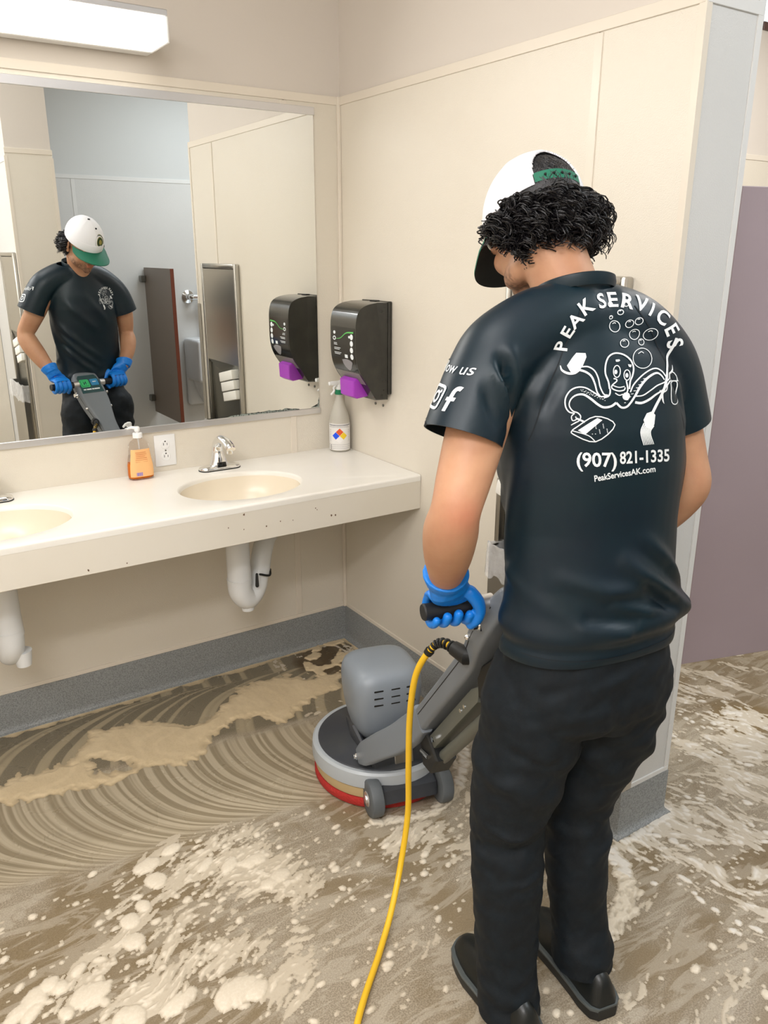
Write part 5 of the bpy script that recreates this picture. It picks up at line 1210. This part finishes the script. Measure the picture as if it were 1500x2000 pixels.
# ---- shoes
M['shoe'] = mat('shoe_black', srgb(20, 24, 24), .38, bump=(300, .1, .002)); M['sole'] = mat('sole_black', srgb(16, 18, 18), .45); M['welt'] = mat('welt_grey', srgb(78, 84, 84), .4)
def shoe(hx, hy, dirv):
    e = bpy.data.objects.new('shoe', None); COL.objects.link(e); e.parent = man; e.empty_display_size = .05
    D = Vector((*dirv, 0)).normalized(); Sd = Vector((D.y, -D.x, 0)); H0 = Vector((hx, hy, 0))
    def at(d, s, z): return H0+D*d+Sd*s+Vector((0, 0, z))
    hw = lambda d: float(np.interp(d, [0, .012, .04, .09, .15, .20, .25, .28, .297, .303], [.020, .033, .040, .041, .046, .052, .049, .038, .020, .006]))
    ds = [0, .004, .012, .025, .045, .08, .12, .16, .20, .235, .26, .28, .292, .299, .303]
    def outline(k, dz): return [at(d, hw(d)*k+(.002 if k > 1 else 0), dz) for d in ds]+[at(d, -hw(d)*k-(.002 if k > 1 else 0), dz) for d in ds[::-1]]
    bm = BM(); loft(bm, [outline(1.0, .001), outline(1.07, .004), outline(1.08, .024), outline(1.06, .030)]); pbm('sole', bm, M['sole'], e, 40)
    bm = BM(); loft(bm, [outline(1.09, .0265), outline(1.12, .029), outline(1.12, .0325), outline(1.07, .035)]); pbm('welt', bm, M['welt'], e, 40)
    tops = lambda d: float(np.interp(d, [0, .015, .05, .10, .15, .20, .25, .29, .303], [.060, .088, .104, .108, .098, .082, .068, .052, .036]))
    bm = BM(); rings = []
    for d in [.001, .006, .015, .03, .05, .08, .11, .14, .17, .20, .23, .26, .28, .293, .301]:
        t, hh = tops(d), hw(d)*.98; rings.append([at(d+(.012 if d < .03 else 0)*math.sin(a)*(1-d/.03)*.6, hh*math.copysign(abs(math.cos(a))**.75, math.cos(a))*(1-.25*max(0, math.sin(a))), .030+max(0, (t-.030))*math.sin(a)) for a in np.linspace(-.05, PI+.05, 20)])
    loft(bm, rings); pbm('upper', bm, M['shoe'], e, 50)
    for d_ in (.10, .125, .15):
        bm = BM(); tube(bm, spline([tuple(at(d_, .022, tops(d_)-.004)), tuple(at(d_+.004, 0, tops(d_)+.004)), tuple(at(d_, -.022, tops(d_)-.004))], 5), .0028, 8, round_ends=True); pbm('lace', bm, M['sole'], e)
    return e
shoe(-.100, -.137, (-.03, 1)); shoe(.096, -.132, (.03, 1))
# ------------------------------------------------------------------ soap foam lying on the floor: real raised film and bubbles
RIDGE= [(-1.529, -0.344), (-1.465, -0.31), (-1.37, -0.293), (-1.257, -0.293), (-1.209, -0.227), (-1.14, -0.16), (-1.048, -0.154), (-0.908, -0.241), (-0.822, -0.32), (-0.715, -0.297), (-0.577, -0.168), (-0.476, -0.139), (-0.385, -0.183), (-0.213, -0.295), (-0.246, -0.384), (-0.358, -0.388), (-0.487, -0.447), (-0.56, -0.468), (-0.597, -0.395), (-0.666, -0.37), (-0.773, -0.437), (-0.863, -0.523), (-0.936, -0.526), (-1.026, -0.485), (-1.112, -0.493), (-1.226, -0.497), (-1.312, -0.462), (-1.396, -0.431), (-1.54, -0.423)]
HOLE= [(-1.184, -0.331), (-1.151, -0.335), (-1.136, -0.372), (-1.104, -0.407), (-1.089, -0.443), (-1.134, -0.424), (-1.178, -0.402)]
CORNER= [(-0.27, -0.096), (-0.153, -0.017), (-0.041, -0.021), (-0.024, -0.102), (-0.171, -0.263), (-0.264, -0.301), (-0.303, -0.203)]
BIG= [(-1.181, -0.914, 22, 1.6), (-1.182, -0.983, 20, 0.6), (-1.107, -0.89, 16, 1.8), (-1.282, -1.085, 18, 0.6), (-1.239, -1.053, 14, 0.5), (-1.296, -1.153, 18, 1.2), (-1.425, -1.25, 26, 1.4), (-1.476, -1.192, 14, 1.2), (-1.536, -1.193, 22, 1.6), (-1.427, -1.165, 12, 2), (-1.577, -1.213, 20, 2.5), (-1.48, -1.268, 12, 1), (-1.498, -1.17, 16, 1.6), (-1.547, -1.225, 16, 2.2), (-1.401, -1.286, 8, 0.8), (-1.377, -1.344, 14, 2), (-1.228, -1.121, 8, 1.5), (-0.925, -1.162, 16, 2), (-0.89, -1.151, 18, 1.6), (-0.923, -1.059, 20, 2.2), (-0.991, -1.039, 18, 2), (-1.05, -1.0, 16, 2), (-1.261, -1.381, 22, 2.5), (-1.144, -1.426, 30, 1.8), (-1.101, -1.445, 20, 1.6), (-1.353, -1.359, 20, 1), (-0.709, -0.961, 7, 1.6), (-0.656, -0.961, 6, 1.6), (-1.155, -1.066, 6, 1), (-1.137, -1.095, 8, 1.4), (-0.755, -1.212, 8, 1.5), (-0.775, -1.282, 6, 1), (-0.934, -1.313, 6, 1)]
DENS= [(-0.987, -0.918, 0.1, 1.0), (-0.85, -0.901, 0.09, 0.9), (-1.091, -0.95, 0.08, 1.0), (-0.975, -1.072, 0.08, 1.0), (-0.878, -1.159, 0.09, 1.0), (-1.175, -1.251, 0.12, 0.9), (-1.283, -1.269, 0.1, 1.0), (-1.118, -1.426, 0.1, 1.0), (-1.468, -1.214, 0.1, 1.0), (-1.309, -1.068, 0.08, 0.8), (-1.083, -1.155, 0.1, 0.9), (-0.852, -1.285, 0.08, 0.6), (-0.919, -1.507, 0.1, 0.6), (-0.429, -1.308, 0.1, 0.7), (-0.44, -1.224, 0.07, 0.9), (0.218, -1.599, 0.1, 1.2), (0.094, -1.624, 0.07, 1.1), (0.218, -1.706, 0.12, 1.3), (0.473, -1.651, 0.15, 1.0), (0.64, -1.32, 0.14, 1.1), (0.735, -1.458, 0.18, 1.0), (0.864, -1.176, 0.15, 1.1), (1.069, -1.12, 0.15, 0.8), (0.01, -1.62, 0.06, 1.0), (0.08, -1.852, 0.1, 0.9), (0.053, -1.959, 0.09, 0.8), (-0.166, -1.734, 0.06, 0.8), (-0.142, -2.032, 0.07, 0.6), (-0.142, -0.993, 0.06, 1.1), (-0.289, -1.154, 0.06, 1.0), (-0.528, -1.218, 0.06, 0.8)]
ARCS = [([(-.064, -1.572), (-.081, -1.634), (-.129, -1.693), (-.21, -1.746), (-.289, -1.774)], .030, 1.1), ([(-.031, -.764), (-.066, -.898), (-.145, -1.025), (-.251, -1.118), (-.379, -1.167), (-.477, -1.145), (-.561, -1.104)], .022, 1.0), ([(-.005, -1.575), (.09, -1.575), (.225, -1.565), (.228, -1.45), (.225, -1.2)], .018, 1.1)]
def foam_grid(x0, x1, y0, y1, st):
    return np.meshgrid(np.arange(x0, x1, st), np.arange(y0, y1, st), indexing='ij')
def seg_dist(X, Y, P):
    best = np.full(X.shape, 9.)
    for (ax, ay), (bx, by) in zip(P, P[1:]):
        dx, dy = bx-ax, by-ay; t = np.clip(((X-ax)*dx+(Y-ay)*dy)/(dx*dx+dy*dy+1e-12), 0, 1); best = np.minimum(best, np.hypot(X-ax-t*dx, Y-ay-t*dy))
    return best
def inside(X, Y, P):
    c = np.zeros(X.shape, bool); n = len(P)
    for i in range(n):
        (ax, ay), (bx, by) = P[i], P[(i+1) % n]
        c ^= ((ay > Y) != (by > Y)) & (X < (bx-ax)*(Y-ay)/((by-ay) if abs(by-ay) > 1e-9 else 1e-9)+ax)
    return c
def signed(X, Y, P):
    d = seg_dist(X, Y, P+[P[0]]); return np.where(inside(X, Y, P), d, -d)
def height_mesh(name, X, Y, H, attrs, m, label, cat):
    keep = H > 0; c = keep[:-1, :-1] | keep[1:, :-1] | keep[:-1, 1:] | keep[1:, 1:]
    nx, ny = X.shape; idx = np.arange(nx*ny).reshape(nx, ny)
    F = np.stack([idx[:-1, :-1][c], idx[1:, :-1][c], idx[1:, 1:][c], idx[:-1, 1:][c]], 1)
    used, inv = np.unique(F, return_inverse=True); F = inv.reshape(F.shape)
    V = np.stack([X.ravel()[used], Y.ravel()[used], np.maximum(H.ravel()[used], 0)+.0006], 1)
    me = bpy.data.meshes.new(name); me.vertices.add(len(V)); me.vertices.foreach_set('co', V.ravel())
    me.loops.add(F.size); me.loops.foreach_set('vertex_index', F.ravel().astype(np.int32)); me.polygons.add(len(F)); me.polygons.foreach_set('loop_start', np.arange(0, F.size, 4, dtype=np.int32)); me.update(calc_edges=True)
    for k, v in attrs.items(): vattr(me, k, v.ravel()[used])
    o = link(name, me, m, None, 60); tag(o, label, cat); o['kind'] = 'stuff'; return o
def foam_mat(name, thin, thick, spk):
    m = mat(name, thick, .35, bump=(420, .15, .002), vary=(150, spk, .45, .7)); attr_mix(m, None, (('thin', thin),)); return m
X, Y = foam_grid(-1.72, 1.35, -2.25, -.0, .0027)
th0 = math.atan2(-.1205, .842); s_ = (X+1.48)*math.cos(th0)+(Y+.405)*math.sin(th0); t_ = (Y+.405)*math.cos(th0)-(X+1.48)*math.sin(th0)
wob = .035*fbm(X*3, Y*3, 2)
free = np.clip((-.40-t_+wob)/.05, 0, 1); free = np.maximum(free, np.clip((s_-1.02)/.08, 0, 1)*(X > -.5))
free *= (np.hypot(X+.39, Y+.893) > .235)
R = X+.25*(Y+1.6) > -.12
dens = np.zeros(X.shape)
for cx, cy, r, a in DENS: dens += a*np.exp(-((X-cx)**2+(Y-cy)**2)/(r*1.15)**2)
dens = np.minimum(dens, 1.25)
wx, wy = .07*fbm(X*2.4, Y*2.4, 3), .07*fbm(X*2.4+40, Y*2.4+9, 3)
def streak(ang, fa, fc, o=4):
    c, s = math.cos(ang), math.sin(ang); u = (X+wx)*c+(Y+wy)*s; v = (Y+wy)*c-(X+wx)*s; return fbm(u*fa, v*fc, o)
S1 = np.where(R, streak(math.radians(-66), 4.5, 13, 3), streak(math.radians(20), 4.5, 16, 3))
S2 = np.where(R, streak(math.radians(-72), 22, 62, 3), streak(math.radians(22), 24, 70, 3))
iso = fbm(X*46, Y*46, 3)
f = S1*.5+S2*.75+iso*.06+dens*.52-.84
f2 = S1*.7+S2*.35+iso*.1+dens*.42-.52          # thin lacy film between
for P, wd, a in ARCS:
    d = seg_dist(X, Y, P); f = np.maximum(f, a*(.34+.5*iso*.5+.35*S2-(d/wd)**2*.5))
H = np.maximum(np.clip(f, 0, .4)*.009, np.clip(f2*.02, 0, .0009))*free
rr = np.random.RandomState(11)
def blob(cx, cy, a, b, ang, h):
    global H
    k = 2.2*max(a, b); i0, i1 = int((cx-k+1.72)/.0027), int((cx+k+1.72)/.0027)+2; j0, j1 = int((cy-k+2.25)/.0027), int((cy+k+2.25)/.0027)+2
    i0, j0 = max(i0, 0), max(j0, 0)
    if i1 <= i0 or j1 <= j0 or i0 >= X.shape[0] or j0 >= X.shape[1]: return
    x, y = X[i0:i1, j0:j1]-cx, Y[i0:i1, j0:j1]-cy; c, s = math.cos(ang), math.sin(ang); x, y = x+.22*a*S1[i0:i1, j0:j1], y+.16*a*S2[i0:i1, j0:j1]
    q = 1-((x*c+y*s)/a)**2-((y*c-x*s)/b)**2; H[i0:i1, j0:j1] = np.maximum(H[i0:i1, j0:j1], h*np.sqrt(np.clip(q, 0, 1)))
for cx, cy, r, asp in BIG: a = r/900.*1.25; blob(cx, cy, a*max(1, asp**.5), a/max(1, asp**.5)*1.15, math.radians(25+rr.uniform(-20, 20)), min(.007, a*.35))
n_ = 0
while n_ < 1500:
    x, y = rr.uniform(-1.65, .9), rr.uniform(-2.2, -.75); i, j = int((x+1.72)/.0027), int((y+2.25)/.0027)
    if free[i, j] < .5 or rr.rand() > .22+.6*dens[i, j]: continue
    a = .0022+.0075*rr.rand()**3.2; right = R[i, j]; ang = math.radians(-70 if right else 20)+rr.normal(0, .4)
    blob(x, y, a*rr.uniform(1, 2.0), a, ang, a*.45); n_ += 1
thin = np.clip(1-H/.0030, 0, 1)**.9
tint = np.clip(.5+fbm(X*3+7, Y*3, 2)*.8-R*.35, 0, 1)
fm = foam_mat('soap_foam', srgb(184, 171, 149), srgb(220, 208, 187), srgb(226, 216, 197)); attr_mix(fm, None, (('cool', srgb(222, 220, 216)),))
height_mesh('soap_foam', X, Y, H, {'thin': thin*.9, 'cool': R*.55*(1-thin)}, fm, 'white soap foam streaked in blobs over the wet floor', 'foam')
# tan ridge of dirty suds pushed up by the pad
X, Y = foam_grid(-1.62, -.0, -.56, -.0, .0027)
sd = signed(X, Y, RIDGE)+.030*fbm(X*8, Y*8, 4)+.012*fbm(X*34, Y*34, 2); sd = np.minimum(sd, -signed(X, Y, HOLE)+.012*fbm(X*30+4, Y*30, 2)-.004)
edge = .016*np.abs(np.sin(((X+1.48)*math.cos(th0)+np.sqrt(np.clip(.42**2-((Y+.405))**2, 0, 1)))*70))*(Y < -.38)
sd -= edge
cor = np.clip(signed(X, Y, CORNER)/.03, -1, 1); cn = fbm(X*13, Y*13, 3)
H = np.clip(sd, 0, .03)*.16*(1+.35*fbm(X*16, Y*10, 3)); H = np.maximum(H, np.where(cor > -.2, np.clip(cn*1.3+.02-.35*np.maximum(cor, 0)+.12, 0, .25)*.02*(cor > 0), 0))
wall_fr = np.minimum(-X, -Y); H = np.maximum(H, np.clip(.034+.016*fbm(X*14, Y*14, 3)-wall_fr, 0, .02)*.12*((wall_fr > .03) | True))
thin = np.clip(1-H/.0024, 0, 1)**1.2
swirl = .5+.5*np.sin(14*(fbm(X*3.2, Y*3.2, 2)+X*.6))
dm = foam_mat('dirty_suds', srgb(176, 157, 125), srgb(208, 188, 153), srgb(202, 181, 145)); attr_mix(dm, None, (('swirl', srgb(228, 208, 172)),))
height_mesh('dirty_suds', X, Y, H, {'thin': thin*.8, 'swirl': np.clip(swirl-.6, 0, 1)*.7*(1-thin)}, dm, 'tan dirty suds pushed into a ridge along the vanity wall', 'foam')
